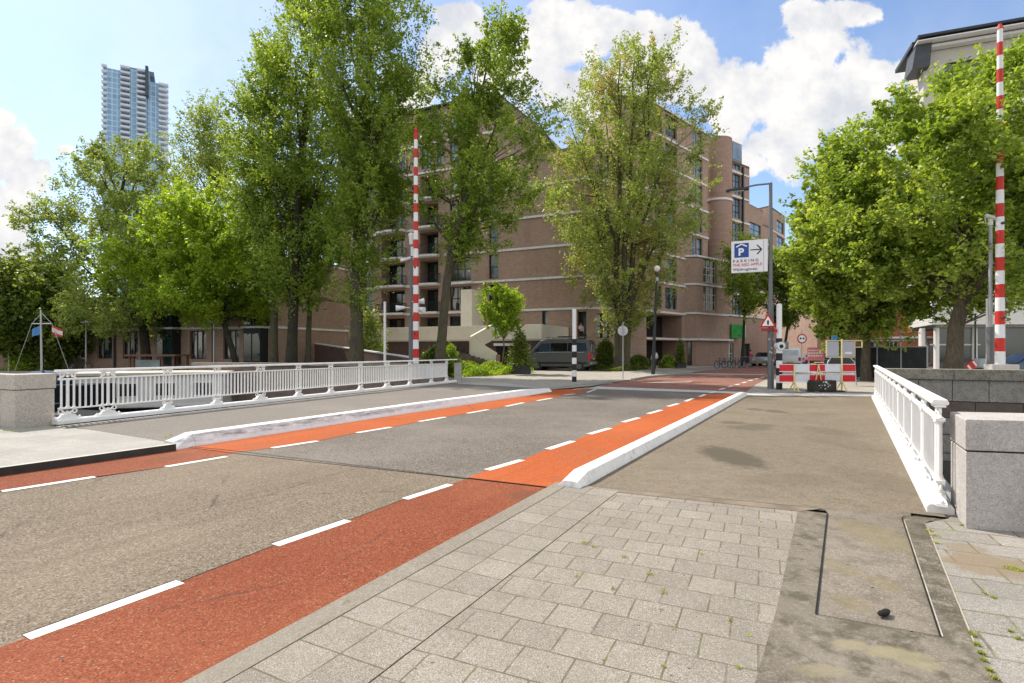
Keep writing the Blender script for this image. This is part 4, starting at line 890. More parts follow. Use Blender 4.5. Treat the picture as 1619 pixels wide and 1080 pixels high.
class Wall:
    """one facade in world space; s to the right seen from outside, z up"""
    def __init__(s, root, mb, A, B_, z0, z1):
        s.root = root; s.mb = mb; s.A = Vector((A[0], A[1], 0)); s.B = Vector((B_[0], B_[1], 0)); s.u = (s.B - s.A).normalized(); s.n = Vector((s.u.y, -s.u.x, 0)); s.L = (s.B - s.A).length
        s.z0, s.z1 = z0, z1; s.op = []; s.M = Matrix(((s.u.x, -s.n.x, 0, s.A.x), (s.u.y, -s.n.y, 0, s.A.y), (0, 0, 1, 0), (0, 0, 0, 1)))
        s.rl = Vector(root.location)
    def px(s, p): return onl(p, s.A, s.u)
    def P(s, a, d, z): return s.A + s.u * a - s.n * d + Vector((0, 0, z)) - s.rl
    def open(s, a, b_, z0, z1, depth=.22): s.op.append((a, b_, z0, z1, depth))
    def finish(s):
        xs = sorted({0, s.L} | {v for o in s.op for v in o[:2]}); zs = sorted({s.z0, s.z1} | {v for o in s.op for v in o[2:4]})
        for i in range(len(xs) - 1):
            run = None
            for j in range(len(zs) - 1):
                cx, cz = (xs[i] + xs[i + 1]) / 2, (zs[j] + zs[j + 1]) / 2
                if any(o[0] < cx < o[1] and o[2] < cz < o[3] for o in s.op): continue
                s.mb.add([s.P(xs[i], 0, zs[j]), s.P(xs[i + 1], 0, zs[j]), s.P(xs[i + 1], 0, zs[j + 1]), s.P(xs[i], 0, zs[j + 1])], [(0, 1, 2, 3)])
        for a, b_, z0, z1, d in s.op:
            for (p, q) in (((a, z0), (b_, z0)), ((b_, z0), (b_, z1)), ((b_, z1), (a, z1)), ((a, z1), (a, z0))):
                s.mb.add([s.P(p[0], 0, p[1]), s.P(q[0], 0, q[1]), s.P(q[0], d, q[1]), s.P(p[0], d, p[1])], [(0, 1, 2, 3)])
    def window(s, a, b_, z0, z1, cols=2, rows=1, frame=mFrameD, glass=None, depth=.22, label=None, name='window', t=.07):
        s.open(a, b_, z0, z1, depth + .12); mb = MB(); W_, H_ = b_ - a, z1 - z0
        for k in range(cols + 1): mb.box((t / 2 + (W_ - t) * k / cols, 0, H_ / 2), (t, .07, H_))
        for k in range(rows + 1):
            for c in range(cols):
                x0 = t + (W_ - t) * c / cols; x1 = (W_ - t) * (c + 1) / cols
                mb.box(((x0 + x1) / 2, 0, t / 2 + (H_ - t) * k / rows), (x1 - x0, .066, t))
        o = mb.build(name, frame, s.root); o.matrix_basis = Matrix.Translation(-s.rl) @ s.M @ Matrix.Translation((a, depth, z0))
        g = glass or random.choice([gDark, gCur, gGreen, gDark])
        p = MB().box((W_ / 2, .035, H_ / 2), (W_ - .01, .02, H_ - .01)).build('pane', g, o); return o
    def band(s, z, h=.2, a=None, b_=None, out=.1, m=None, ext=0.0):
        a = 0 - ext if a is None else a; b_ = s.L + ext if b_ is None else b_
        o = MB().box(((a + b_) / 2, -out / 2 + .02, z), (b_ - a, out + .04, h)).build('string_course', m or mBand, s.root); o.matrix_basis = Matrix.Translation(-s.rl) @ s.M; return o
    def part(s, mb, name, m):
        o = mb.build(name, m, s.root); o.matrix_basis = Matrix.Translation(-s.rl) @ s.M; return o
    def balcony(s, a, b_, z, out=1.2, rail=True, curved=.35):
        pts = [(a, 0)] + [(a + (b_ - a) * k / 6, -out - curved * math.sin(math.pi * k / 6)) for k in range(7)] + [(b_, 0)]
        pts = pts[::-1]; mb = MB(); mb.prism(pts, z - .22, z); o = s.part(mb, 'balcony', mBal)
        if rail:
            mb = MB()
            q = [p for p in pts]
            for (p, r_) in zip(q[:-1], q[1:]):
                mb.bar((p[0] * 1, p[1] * .96, z + 1.0), (r_[0], r_[1] * .96, z + 1.0), .05, .05)
                n = max(1, int(math.hypot(p[0] - r_[0], p[1] - r_[1]) / .14))
                for k in range(n): x = p[0] + (r_[0] - p[0]) * k / n; y = (p[1] + (r_[1] - p[1]) * k / n) * .96; mb.box((x, y, z + .5), (.022, .022, 1.0))
            b2 = mb.build('balustrade', mRail, o)
def roofpoly(root, pts, z, m=None, name='roof'):
    mb = MB(); l = [(p[0] - root.location.x, p[1] - root.location.y) for p in pts]; mb.prism(l, z - .3, z); return mb.build(name, m or mRoof, root)
def closed(mb, root, pts, skip, z0, z1):
    n = len(pts); rl = root.location
    for i in range(n):
        if i in skip: continue
        p, q = pts[i], pts[(i + 1) % n]
        mb.add([(p[0] - rl.x, p[1] - rl.y, z0), (q[0] - rl.x, q[1] - rl.y, z0), (q[0] - rl.x, q[1] - rl.y, z1), (p[0] - rl.x, p[1] - rl.y, z1)], [(0, 1, 2, 3)])
random.seed(11)
FZ = [5.7 + 3.0 * k for k in range(8)]            # storey levels of the tall block
# ---------------- tall block (canal side facade)
ul = Vector((-.905, .425)); C0 = Vector((7.0, 50.4)); LL = C0 + ul * 30; C1 = Vector((9.4, 51.4)); C2 = Vector((9.95, 52.9))
root = thing('apartment_block', 'tall brown brick block with balconies, sloping roof edge and a blank wall', 'building', (C0.x, C0.y, 0))
wmb = MB(); foot = [LL, C0, C1, C2, Vector((15, 64)), Vector((-13, 78))]
Wf = Wall(root, wmb, LL, C0, 0, 20.7); px = Wf.px
colsA = [(575, 590, 'w'), (603, 640, 'b'), (664, 693, 'b'), (711, 745, 'y'), (773, 788, 'n')]
for k, z in enumerate([2.75] + FZ[:5]):
    top = z + (2.55 if k else 2.45)
    for a, b_, ty in colsA:
        a, b_ = px(a), px(b_)
        if ty == 'w': Wf.window(a, b_, z + .45, top, 1, 2)
        elif ty == 'n': Wf.window(a, b_, z + .15, top, 1, 2, glass=gDark)
        elif ty == 'y': Wf.window(a, b_, z + .15, top, 3, 2, glass=random.choice([gCur, gDark]))
        else:
            Wf.open(a, b_, z + .02, top, 1.5); Wf.op[-1] = (a, b_, z + .02, top, 1.5)
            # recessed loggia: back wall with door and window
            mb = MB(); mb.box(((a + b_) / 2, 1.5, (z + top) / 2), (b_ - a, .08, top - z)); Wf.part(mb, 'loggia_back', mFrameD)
            mb = MB(); mb.box((a + (b_ - a) * .32, 1.44, z + 1.25), ((b_ - a) * .42, .04, 2.1)); Wf.part(mb, 'loggia_door', gGreen)
            mb = MB(); mb.box((a + (b_ - a) * .76, 1.44, z + 1.35), ((b_ - a) * .36, .04, 1.8)); Wf.part(mb, 'loggia_window', gCur)
            if k: Wf.balcony(a - .25, b_ + .25, z + .02, .75, True, .3)
            else: Wf.balcony(a - .05, b_ + .05, z + .02, .1, False, 0)
for k, z in enumerate(FZ[:5]):
    Wf.band(z - .12, .26, px(576) - .5, px(603) - .3, .1); Wf.band(z - .12, .26, px(641), px(663) - .1, .1)
    Wf.band(z - .12, .22, px(706), px(749), .5); Wf.band(z - .12, .2, px(749), Wf.L, .12)
# small openings of the raised ground floor in the blank part
Wf.window(px(857), px(866), PZ(516, 52), PZ(491, 52), 1, 1, glass=gCur)
Wf.window(px(913), px(927), 2.45, PZ(493, 51), 1, 1, glass=gDark, name='door', depth=.5)
Wf.finish()
W2 = Wall(root, wmb, C0, C1, 0, 20.7)
for k, z in enumerate([2.6] + FZ[:5]):
    W2.window(W2.px(943), W2.px(953), z + .2, z + 2.5, 1, 2, glass=gGreen); W2.window(W2.px(956), W2.px(963.5), z + .2, z + 2.5, 1, 3, glass=gCur)
for z in FZ[:6]: W2.band(z - .12, .2, -.05, W2.L, .12)
W2.finish(); closed(wmb, root, foot, (0, 1), 0, 20.7)
# upper storeys set on the left part, with a sloping end
mb2 = wmb; Q = C0 + ul * 9.3; Wu = Wall(root, wmb, LL, Q, 20.7, 27.2)
for z in (20.7, 23.7):
    for a, b_ in ((575, 592), (603, 640), (666, 682), (690, 700), (711, 745)): Wu.window(Wu.px(a), Wu.px(b_), z + .3, z + 2.7, 2, 2, glass=gBlue if a > 650 else gDark)
    Wu.band(z - .12, .2, Wu.px(640), Wu.L, .12)
Wu.finish(); back = Vector((.42, .90)) * 13
def w2l(p, z): return (p[0] - root.location.x, p[1] - root.location.y, z)
Q1 = C0 + ul * 4.3; Q2 = C0 + ul * 3.2
prof = [(Q, 20.69), (Q2, 20.69), (Q1, 22.6), (Q, 27.2)]
vs = [w2l(p, z) for p, z in prof] + [w2l(p + back, z) for p, z in prof]
wmb.add(vs, [(0, 1, 2, 3), (4, 7, 6, 5), (1, 5, 6, 2), (2, 6, 7, 3)])
LLb = LL + back; Qb = Q + back
for p, q in ((Qb, LLb), (LLb, LL)): wmb.add([w2l(p, 20.7), w2l(q, 20.7), w2l(q, 27.2), w2l(p, 27.2)], [(0, 1, 2, 3)])
wmb.build('wall', mBrick, root); roofpoly(root, foot, 20.72); roofpoly(root, [LL, Q, Qb, LLb], 27.22)
mbc = MB(); mbc.bar(w2l(Q, 27.3), w2l(Q1, 22.7), .35, .12); mbc.bar(w2l(LL, 27.36), w2l(Q, 27.36), .5, .18); mbc.bar(w2l(Q1, 22.7), w2l(Q2, 20.8), .35, .12); mbc.build('roof_edge', mFrameD, root)
# cream pier between the terrace and the second storey
X_ = (Wf.px(747) + Wf.px(765)) / 2; Wf.part(MB().box((X_, -1.2, 4.8), (1.25, 2.4, 5.6)), 'cream_pier', mCream)

# ---------------- raised terrace with cream parapet and stairs
tn = Vector((-.425, -.905)); T0 = C0 + tn * 6.8
tr = thing('terrace', 'raised brick terrace with a cream parapet in front of the tall block', 'terrace', (T0.x, T0.y, 0), math.atan2(ul.y, ul.x))
tl = lambda p, z: (Vector((p[0] - T0.x, p[1] - T0.y)).dot(ul), Vector((p[0] - T0.x, p[1] - T0.y)).dot(Vector((-ul.y, ul.x))), z)
s0, s1 = onl(857, T0, ul), onl(572, T0, ul); sA, sB = onl(742, T0, ul), onl(700, T0, ul)
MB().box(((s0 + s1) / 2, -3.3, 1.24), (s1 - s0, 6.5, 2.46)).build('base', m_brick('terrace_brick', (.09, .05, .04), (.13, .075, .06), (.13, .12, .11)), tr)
MB().box(((s0 + s1) / 2, -3.3, 2.53), (s1 - s0 + .1, 6.6, .1)).build('floor_slab', mBand, tr)
mb = MB(); mb.box(((s0 + s1) / 2, .02, 3.2), (s1 - s0, .2, 1.22)); mb.box((s1 - .1, -3.4, 3.2), (.2, 6.6, 1.2)); mb.box((s0 + .1, -3.4, 3.2), (.2, 6.6, 1.2)); mb.build('parapet', mCream, tr, bevel=.02)
# garage opening in the base: black panel painted for its dark inside
MB().box((onl(800, T0, ul), .06, 1.1), (1.7, .2, 1.9)).build('garage_opening', mBlackGap, tr); MB().box((onl(800, T0, ul), .12, 2.15), (2.1, .3, .22)).build('lintel', mBand, tr)
MB().box((onl(650, T0, ul), .05, 1.2), (14, .12, 2.3)).build('dark_plinth', mat('shaded_brick', (.055, .04, .035), .9, var=.3), tr) if False else None
# stairs: lower flight parallel to the terrace, upper flight turning back up to it
YS = 41.5; sx0 = PX(742, YS); st = thing('stairs', 'dark brick stairs with sloping cream parapets left of the camper van', 'stairs', (sx0, YS, 0))
lx = lambda p_: PX(p_, YS) - sx0; lz = lambda p_: PZ(p_, YS); VP_ = lambda y: Matrix(((1, 0, 0, 0), (0, 0, -1, y), (0, 1, 0, 0), (0, 0, 0, 1)))
MB().prism([(lx(742), lz(531)), (lx(742), 0), (lx(786), 0), (lx(786), lz(558))], -.1, .1, VP_(0)).build('parapet', mCream, st)
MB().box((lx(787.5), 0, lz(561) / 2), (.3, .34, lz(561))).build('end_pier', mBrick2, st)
mb = MB(); n = 9
for k in range(n): x0 = lx(716) + (lx(780) - lx(716)) * k / n; w_ = (lx(780) - lx(716)) / n; h = lz(554) + (lz(573) - lz(554)) * k / n; mb.box((x0 + w_ / 2, -.95, h / 2), (w_, 1.7, h))
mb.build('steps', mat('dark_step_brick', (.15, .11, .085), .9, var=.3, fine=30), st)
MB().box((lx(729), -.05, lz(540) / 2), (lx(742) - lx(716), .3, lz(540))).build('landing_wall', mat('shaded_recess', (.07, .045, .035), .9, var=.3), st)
# upper flight: parapet climbing away to the right up to the terrace floor
pa, pb = Vector((lx(742) + .1, .1)), Vector((PX(778, 45.3) - sx0, 45.3 - YS)); d_ = (pb - pa); Lp = d_.length; ca, sa = d_.x / Lp, d_.y / Lp
Mu = Matrix(((ca, 0, sa, pa.x), (sa, 0, -ca, pa.y), (0, 1, 0, 0), (0, 0, 0, 1)))
MB().prism([(0, 1.55), (Lp, 2.5), (Lp, 3.82), (0, 2.72)], -.1, .1, Mu).build('parapet', mCream, st)
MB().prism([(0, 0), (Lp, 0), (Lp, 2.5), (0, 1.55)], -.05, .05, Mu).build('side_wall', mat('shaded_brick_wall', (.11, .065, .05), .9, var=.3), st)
# brick steps seen left of the stair, low coping of the ramp
ra, rb = Vector((PX(500, 46), 46)), Vector((PX(655, 33), 33)); rr = thing('ramp_wall', 'low dark brick ramp wall with a thin pale sloping coping behind the tree trunks', 'wall', (ra.x, ra.y, 0), math.atan2(rb.y - ra.y, rb.x - ra.x))
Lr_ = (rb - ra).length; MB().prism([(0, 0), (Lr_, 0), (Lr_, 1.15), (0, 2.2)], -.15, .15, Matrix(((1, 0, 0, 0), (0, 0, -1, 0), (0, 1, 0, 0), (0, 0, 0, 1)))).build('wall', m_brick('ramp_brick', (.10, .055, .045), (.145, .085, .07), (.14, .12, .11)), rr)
MB().bar((0, 0, 2.24), (Lr_, 0, 1.19), .34, .08).build('coping', mBand, rr)

# ---------------- low block along the quay
A0 = Vector((PX(-140, 56), 56)); A1 = Vector((-18.3, 42.5)); A2 = Vector((-15.2, 50.5)); A3 = A2 + Vector((-2, 8)); dq = (A0 - A1).normalized()
A0 = A1 + Vector((-28.2, 7.5)).normalized() * 62
root = thing('apartment_block', 'low brown brick block with pale string courses behind the left quay trees', 'building', (A1.x, A1.y, 0))
wmb = MB(); Wq = Wall(root, wmb, A0, A1, 0, 6.25); px = Wq.px
grd = [(-40, -15), (5, 24), (60, 80), (115, 130), (153, 177), (194, 218), (300, 326), (353, 378), (397, 419)]
for a, b_ in grd: Wq.window(px(a), px(b_), .95, 3.25, 3, 1, glass=gCur)
for a, b_ in ((5, 30), (60, 84), (115, 135), (155, 178), (196, 218), (297, 327), (350, 372)): Wq.window(px(a), px(b_), 4.6, 5.9, 3, 1, glass=gDark)
for a, b_ in ((262, 286), (397, 424)):            # projecting glazed bays
    a, b_ = px(a), px(b_); Wq.part(MB().box(((a + b_) / 2, -.42, 3.2), (b_ - a, .84, 5.4)), 'bay', mFrameD)
    mb = MB()
    for zz_ in (1.9, 4.7):
        for k in range(2): mb.box((a + (b_ - a) * (k + .5) / 2, -.86, zz_), ((b_ - a) / 2 - .12, .02, 2.1))
        mb.box((a - .012, -.42, zz_), (.02, .6, 2.1))
    Wq.part(mb, 'bay_glass', gGreen); Wq.part(MB().box(((a + b_) / 2, -.42, 3.45), (b_ - a + .2, 1.0, .16)), 'string_course', mBand); Wq.part(MB().box(((a + b_) / 2, -.42, 6.02), (b_ - a + .25, 1.05, .18)), 'string_course', mBand)
for z in (3.45, 6.15): Wq.band(z, .17, None, None, .09)
for p_ in (30, 92, 110, 183, 256, 338, 390):
    s = px(p_); Wq.part(MB().cyl((s, -.12, 0), (s, -.12, 6.1), .07, .07, 8), 'downpipe', mDark)
Wq.finish(); Wr = Wall(root, wmb, A1, A2, 0, 9.3)
for z in (3.45, 9.1): Wr.band(z, .17, None, None, .09)
Wr.part(MB().cyl((2.9, -.1, 5.2), (2.9, .02, 5.2), .22, .22, 12), 'wall_lamp', mLam)
Wr.finish(); fq = [A0, A1, A2, A3, A3 + Vector((-60, 16)), A0 + Vector((2, 14))]; closed(wmb, root, fq, (0, 1), 0, 6.25)
fe = [A1 + dq.normalized() * 3.2, A1, A2, A2 + Vector((-4.5, 1.5))]; closed(wmb, root, fe, (1,), 6.25, 9.3); wmb.build('wall', mBrick, root); roofpoly(root, fq, 6.27); roofpoly(root, fe, 9.32)

# ---------------- street side blocks, stepping back to the right
def block(label, pts, z1, wins, bands=(), m=mBrick, extra=None, z0=0, name='apartment_block', cat='building'):
    root = thing(name, label, cat, (pts[0][0], pts[0][1], 0)); mb = MB(); walls = []
    for i, spec in wins.items():
        W_ = Wall(root, mb, pts[i], pts[(i + 1) % len(pts)], z0, z1); walls.append(W_)
        for sp in spec:
            a, b_, za, zb, c_, r_ = sp[:6]; W_.window(W_.px(a), W_.px(b_), za, zb, c_, r_, frame=sp[7] if len(sp) > 7 else mFrameD, glass=sp[6] if len(sp) > 6 else None)
        for z in bands: W_.band(z, .2, None, None, .12)
        if extra: extra(i, W_)
        W_.finish()
    closed(mb, root, pts, tuple(wins.keys()), z0, z1); mb.build('wall', m, root); roofpoly(root, pts, z1 + .02); return root, walls
V = Vector
# F: behind the airy corner tree
sp = []
for z in FZ[0:7]: sp += [(1094, 1101, z + .3, z + 2.6, 1, 2, gBlue, mFrameW), (1102, 1110.5, z + .3, z + 2.6, 1, 2, gBlue, mFrameD)]
sp2 = []
for z in FZ[0:7]: sp2 += [(1035, 1046, z + .3, z + 2.5, 2, 1), (1052, 1070, z + .3, z + 2.5, 2, 2)]
def exF(i, W_):
    if i == 1:
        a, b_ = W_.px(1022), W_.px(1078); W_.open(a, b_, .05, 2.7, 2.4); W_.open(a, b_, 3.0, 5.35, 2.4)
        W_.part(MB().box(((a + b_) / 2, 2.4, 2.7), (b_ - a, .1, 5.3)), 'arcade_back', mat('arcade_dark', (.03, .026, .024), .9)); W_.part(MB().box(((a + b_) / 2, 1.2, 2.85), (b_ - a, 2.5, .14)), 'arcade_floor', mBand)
block('tall brown brick block with window bays behind the airy corner tree', [V((9.95, 52.9)), V((13.05, 53.5)), V((18.4, 58.8)), V((22.6, 62.9)), V((15, 74)), V((8, 66))], 26.6, {0: [], 1: sp2, 2: sp}, [z - .12 for z in FZ], extra=exF)
# G: lower projecting bay
def exG(i, W_):
    if i == 0: W_.window(W_.px(1085), W_.px(1094), .05, 2.65, 1, 1, glass=gDark, name='door', depth=.5)
    if i == 1:
        for z in (6.15, 9.15): W_.window(W_.px(1112), W_.px(1133), z, z + 2.6, 3, 3, frame=mFrameW, glass=gDark)
    W_.part(MB().box((W_.L / 2, -.25, 2.85), (W_.L + .4, .6, .2)), 'canopy', mBand)
block('projecting lower brick bay with tall white framed windows left of the green shop sign', [V((18.2, 59.3)), V((19.94, 58.9)), V((25.0, 62.9)), V((22.0, 67.0))], 12.0, {0: [], 1: []}, (5.7, 8.85, 11.9), extra=exG)
# P: podium with the green shop sign
root, wl = block('single storey brick podium with the green shop sign behind the parked bicycles', [V((25.0, 62.95)), V((30.6, 67.7)), V((36, 74)), V((26, 74))], 5.85, {0: [(1150, 1160, .1, 2.5, 2, 2, gCur, mFrameW), (1176, 1186, .1, 2.5, 1, 1, gDark)], 1: []}, (5.75,))
W_ = wl[0]; sg = thing('shop_sign', 'square green shop sign with a dark pattern above the parked bicycles', 'sign', tuple(W_.P(W_.px(1159.5), -.6, 3.9) + root.location), math.atan2(W_.u.y, W_.u.x) * .35)
MB().box((0, 0, 0), (1.9, .18, 1.6)).build('panel', mat('shop_green', (.03, .36, .06), .5, var=.15), sg, bevel=.02)
mb = MB(); rnd = random.Random(6)
for k in range(26): mb.box((rnd.uniform(-.7, .7), -.095, rnd.uniform(-.6, .6)), (rnd.uniform(.05, .28), .01, rnd.uniform(.03, .09)))
mb.build('dark_pattern', mat('shop_dark_green', (.01, .10, .03), .5), sg); MB().box((.90, 0, 0), (.06, .2, 1.5)).build('edge_strip', mTxtW, sg)
# D: tall tower with a rounded corner
cyc = V((25.0, 66.4)); wD = V((.79, .61)).normalized(); DA = V((26.1, 65.9)); DB = DA + wD * 3.2; DC = DB + wD * 1.8
spD = []
for z in FZ[0:7]: spD += [(1153.5, 1159, z + .25, z + 2.7, 1, 3, gBlue, mFrameW), (1159.5, 1171, z + .25, z + 2.7, 2, 3, gBlue, mFrameD)]
root, wl = block('tall brick stair tower with a rounded corner and a blue window strip', [DA, DB, DC, DC + V((-6, 8)), V((20, 72)), V((22.5, 66.6))], 24.9, {0: spD, 1: []}, [z - .12 for z in FZ[1:7]])
mb = MB(); rl = root.location
mb.cyl((cyc.x - rl.x, cyc.y - rl.y, 0), (cyc.x - rl.x, cyc.y - rl.y, 27.2), 1.72, 1.72, 40); mb.build('rounded_corner', m_brick('rounded_brick', (.31, .18, .13), (.40, .25, .19), (.38, .34, .30)), root, smooth=True)
MB().cyl((cyc.x - rl.x, cyc.y - rl.y, 19.6), (cyc.x - rl.x, cyc.y - rl.y, 19.85), 1.80, 1.80, 40).build('string_course', mBand, root, smooth=True)
p = [(DA.x - rl.x, DA.y - rl.y), (DB.x - rl.x, DB.y - rl.y), (DB.x - rl.x - 5, DB.y - rl.y + 7), (21 - rl.x, 68 - rl.y)]
MB().prism(p, 24.93, 27.3).build('roof_box', mBrick, root); Wt = wl[0]; Wt.part(MB().box((Wt.L * .62, -.03, 26.1), (2.0, .06, 2.0)), 'top_window', gBlue)
Wt.part(MB().box((Wt.L + .05, -.12, 13), (.3, .2, 23)), 'dark_joint', mFrameD)
# E: further blocks
def dist_block(label, pxa, pxb, Ya, Yb, top, wins, roofm=None, bands=True):
    pts = [V((PX(pxa, Ya), Ya)), V((PX(pxb, Yb), Yb)), V((PX(pxb, Yb) - 6, Yb + 14)), V((PX(pxa, Ya) - 8, Ya + 12))]
    w_ = []
    for (a, b_) in wins:
        z = 3.2
        while z < top - 2.6: w_.append((a, b_, z + .3, z + 2.5, 2, 2, gBlue, mFrameD)); z += 3
    zb_ = [3.0 + 3 * k for k in range(1, int((top - 3) / 3))] if bands else []
    return block(label, pts, top, {0: w_}, zb_)
dist_block('brick block with a wide window strip, first one right of the tall stair tower', 1182, 1206, 92, 97, 26.6, [(1185, 1203)])
dist_block('narrow brick block with a stepped roof further down the street', 1204, 1222, 97, 101, 24.3, [])
dist_block('brick block ending in dark corner windows further down the street, above the parking sign arm', 1217, 1241, 100, 108, 28.3, [(1228, 1239)])
dist_block('far brick block half hidden behind the street trees, left of the big street tree', 1240, 1262, 112, 122, 23, [(1246, 1256)])
dist_block('farthest brick block closing the street behind the street tree', 1260, 1300, 124, 150, 20, [(1266, 1280), (1286, 1296)])
root, wl = block('low brown brick building behind the works barrier and the street tree', [V((PX(1292, 74), 74)), V((PX(1432, 70), 70)), V((PX(1432, 70), 84)), V((PX(1292, 74) - 2, 90))], 9.6,
   {0: [(a, a + 9, z, z + 1.7, 1, 2, gDark, mFrameW) for a in (1300, 1318, 1336, 1356, 1372, 1390, 1408) for z in (1.0, 4.4, 7.2)]}, (3.6, 6.6), m=mBrick)
root, wl = block('shop front with orange boards beside the white pavilion', [V((PX(1372, 58), 58)), V((PX(1452, 56), 56)), V((PX(1452, 56), 64)), V((PX(1372, 58), 66))], 6.4, {0: [(1376, 1390, .3, 2.6, 2, 1, gDark, mFrameW), (1400, 1420, .3, 2.6, 3, 1, gDark, mFrameW)]}, (3.0,), m=m_brick('red_shop_brick', (.34, .10, .05), (.45, .15, .07), (.3, .2, .15)), name='shop')
wl[0].part(MB().box((wl[0].px(1434), -.1, 4.6), (.9, .1, 2.2)), 'orange_board', mat('orange_board', (.75, .20, .06), .6))
wl[0].part(MB().box((wl[0].px(1385), -.12, 3.3), (1.6, .1, .5)), 'red_fascia', mRedP)

# ---------------- white pavilion
PC = V((29.3, 38)); PL = V((32.9, 45.2)); PR = V((62, 36.6)); PB = V((62, 50))
root = thing('pavilion', 'low white clad pavilion with glazed ground floor behind the right quay wall', 'building', (PC.x, PC.y, 0))
mClad, t, b = newmat('white_cladding'); uv = t.coord('UV'); wv = t.n('ShaderNodeTexWave'); wv.bands_direction = 'Y'; t.L.new(uv, wv.inputs[0]); wv.inputs['Scale'].default_value = 1.1
t.L.new(t.mix(t.mr(t.noise(t.coord('Object'), .7, 4), .3, .7), (.60, .60, .58), (.68, .68, .66)), b.inputs['Base Color']); b.inputs['Roughness'].default_value = .6
t.bump(t.mr(wv.outputs['Fac'], 0, .12), .6, .02, b)
mb = MB(); L3 = lambda p: (p[0] - PC.x, p[1] - PC.y)
mb.prism([L3(PL), L3(PC), L3(PR), L3(PB)], 3.45, 5.25); mb.build('upper_cladding', mClad, root)
MB().prism([L3(PL + V((.3, .1))), L3(PC + V((.45, .25))), L3(PR), L3(PB)], 3.25, 3.45).build('soffit', mat('soffit_grey', (.25, .24, .22), .8), root)
ins = [PL + V((1.2, -.2)), PC + V((1.1, .9)), PR + V((0, .8)), PB]
mb = MB(); mb.prism([L3(p) for p in ins], 0, 3.25); mb.build('glazing', gDark, root)
for p in (PC + V((.9, .75)), PC + V((.55, 1.6)), PL + V((.9, -.9)), PC + V((1.7, 3.2)), PC + V((3.6, .75))): MB().cyl((p.x - PC.x, p.y - PC.y, 0), (p.x - PC.x, p.y - PC.y, 3.25), .17, .17, 12).build('column', mWht2, root)
for k in range(14):
    x = 1.6 + k * 2.0; MB().box((x + .9, .80, 1.62), (.09, .1, 3.25)).build('mullion', mLam, root)
MB().box((15, .80, 2.05), (29, .08, .1)).build('transom', mLam, root)
# ---------------- office block above the right trees
OA = V((PX(1460, 60), 60)); OBp = OA + V((.93, -.36)).normalized() * 40; OC = OBp + V((.36, .93)) * 5.5; OD = OA + V((.36, .93)) * 5.5
root = thing('office_block', 'pale office block with an overhanging dark curved roof above the big right tree', 'building', (OA.x, OA.y, 0))
wmb = MB(); Wo = Wall(root, wmb, OA, OBp, 0, 35.0)
Wo.window(1.9, 38, 30.9, 33.5, 9, 1, glass=gGreen, frame=mFrameD, t=.12)
for z in (2, 5.6, 9.2, 12.8, 16.4, 20, 23.6): Wo.window(3.6, 38, z + .4, z + 2.4, 14, 1, glass=gDark)
Wo.finish(); closed(wmb, root, [OA, OBp, OC, OD], (0,), 0, 35.0); wmb.build('wall', mat('cream_office_wall', (.56, .53, .47), .85, var=.05), root)
Wo.part(MB().box((20.3, -.6, 36.0), (42.6, 2.6, .26)), 'roof_shell', mDark); Wo.part(MB().box((20, -1.0, 35.6), (42, 1.5, .12)), 'roof_soffit', mWht2)
Wo.part(MB().prism([(-1.3, 33.0), (.3, 33.0), (.5, 35.85), (-.9, 35.85)], -1.0, 2, Matrix(((1, 0, 0, 0), (0, 0, 1, 0), (0, 1, 0, 0), (0, 0, 0, 1)))), 'side_shell', mat('slate_panel', (.07, .075, .085), .5, var=.2, scale=1))
Wo.part(MB().box((20, 2.6, 35.9), (42.4, 6.4, .4)), 'roof', mDark); Wo.part(MB().box((20, -.45, 35.2), (40, .9, .3)), 'eaves_beam', mFrameW)
root.location.z = -.55
# ---------------- glass tower far away
YT = 260; root = thing('glass_tower', 'tall pale blue glass residential tower with stacked balconies beyond the left trees', 'tower', (PX(216, YT), YT, 0), R(30)); w = lambda p_: (PX(p_, YT) - PX(216, YT)) * .82; zT = lambda py: PZ(py, YT)
mTG, t, b = newmat('tower_glass'); uv = t.coord('UV'); br = t.n('ShaderNodeTexBrick'); t.L.new(uv, br.inputs[0]); br.offset = 0; br.inputs['Scale'].default_value = 1; br.inputs['Brick Width'].default_value = 1.9; br.inputs['Row Height'].default_value = 2.55; br.inputs['Mortar Size'].default_value = .16; br.inputs['Mortar Smooth'].default_value = .1
br.inputs['Color1'].default_value = (.15, .32, .52, 1); br.inputs['Color2'].default_value = (.26, .44, .64, 1); br.inputs['Mortar'].default_value = (.52, .64, .76, 1)
t.L.new(t.mix(t.mr(t.noise(t.coord('UV', scale=(.12, .06, 1)), 1, 4), .4, .65, 0, .5), br.outputs[0], (.30, .46, .60)), b.inputs['Base Color']); b.inputs['Roughness'].default_value = .3; b.inputs['Specular IOR Level'].default_value = .3
for nm, a, b_, top, y0, y1 in (('west_wing', 164, 192, 117, 0, 20), ('middle_wing', 190, 236, 109, 1, 22), ('east_wing', 234, 254, 124, 0.5, 20), ('end_wing', 252, 264, 122, 3, 18), ('centre_bay', 204, 219, 111, 0, 6)):
    MB().box(((w(a) + w(b_)) / 2, (y0 + y1) / 2, zT(top) / 2), (w(b_) - w(a), y1 - y0, zT(top))).build(nm, mTG, root)
MB().box((w(222), 14, zT(109) + .8), (w(240) - w(198), 20, 2.2)).build('crown', mat('tower_crown', (.12, .15, .18), .5), root)
mTB = mat('tower_balcony', (.56, .60, .66), .7, var=.05)
for (a, b_, top) in ((191, 206, 112), (217, 231, 112), (252, 268, 127), (162, 170, 116)):
    k = 0; z = zT(top)
    while z > zT(250): MB().box(((w(a) + w(b_)) / 2, -.6, z), (w(b_) - w(a), 3.0 if a > 170 else 2, .95)).build('balcony', mTB, root); z -= 2.56 if True else 0
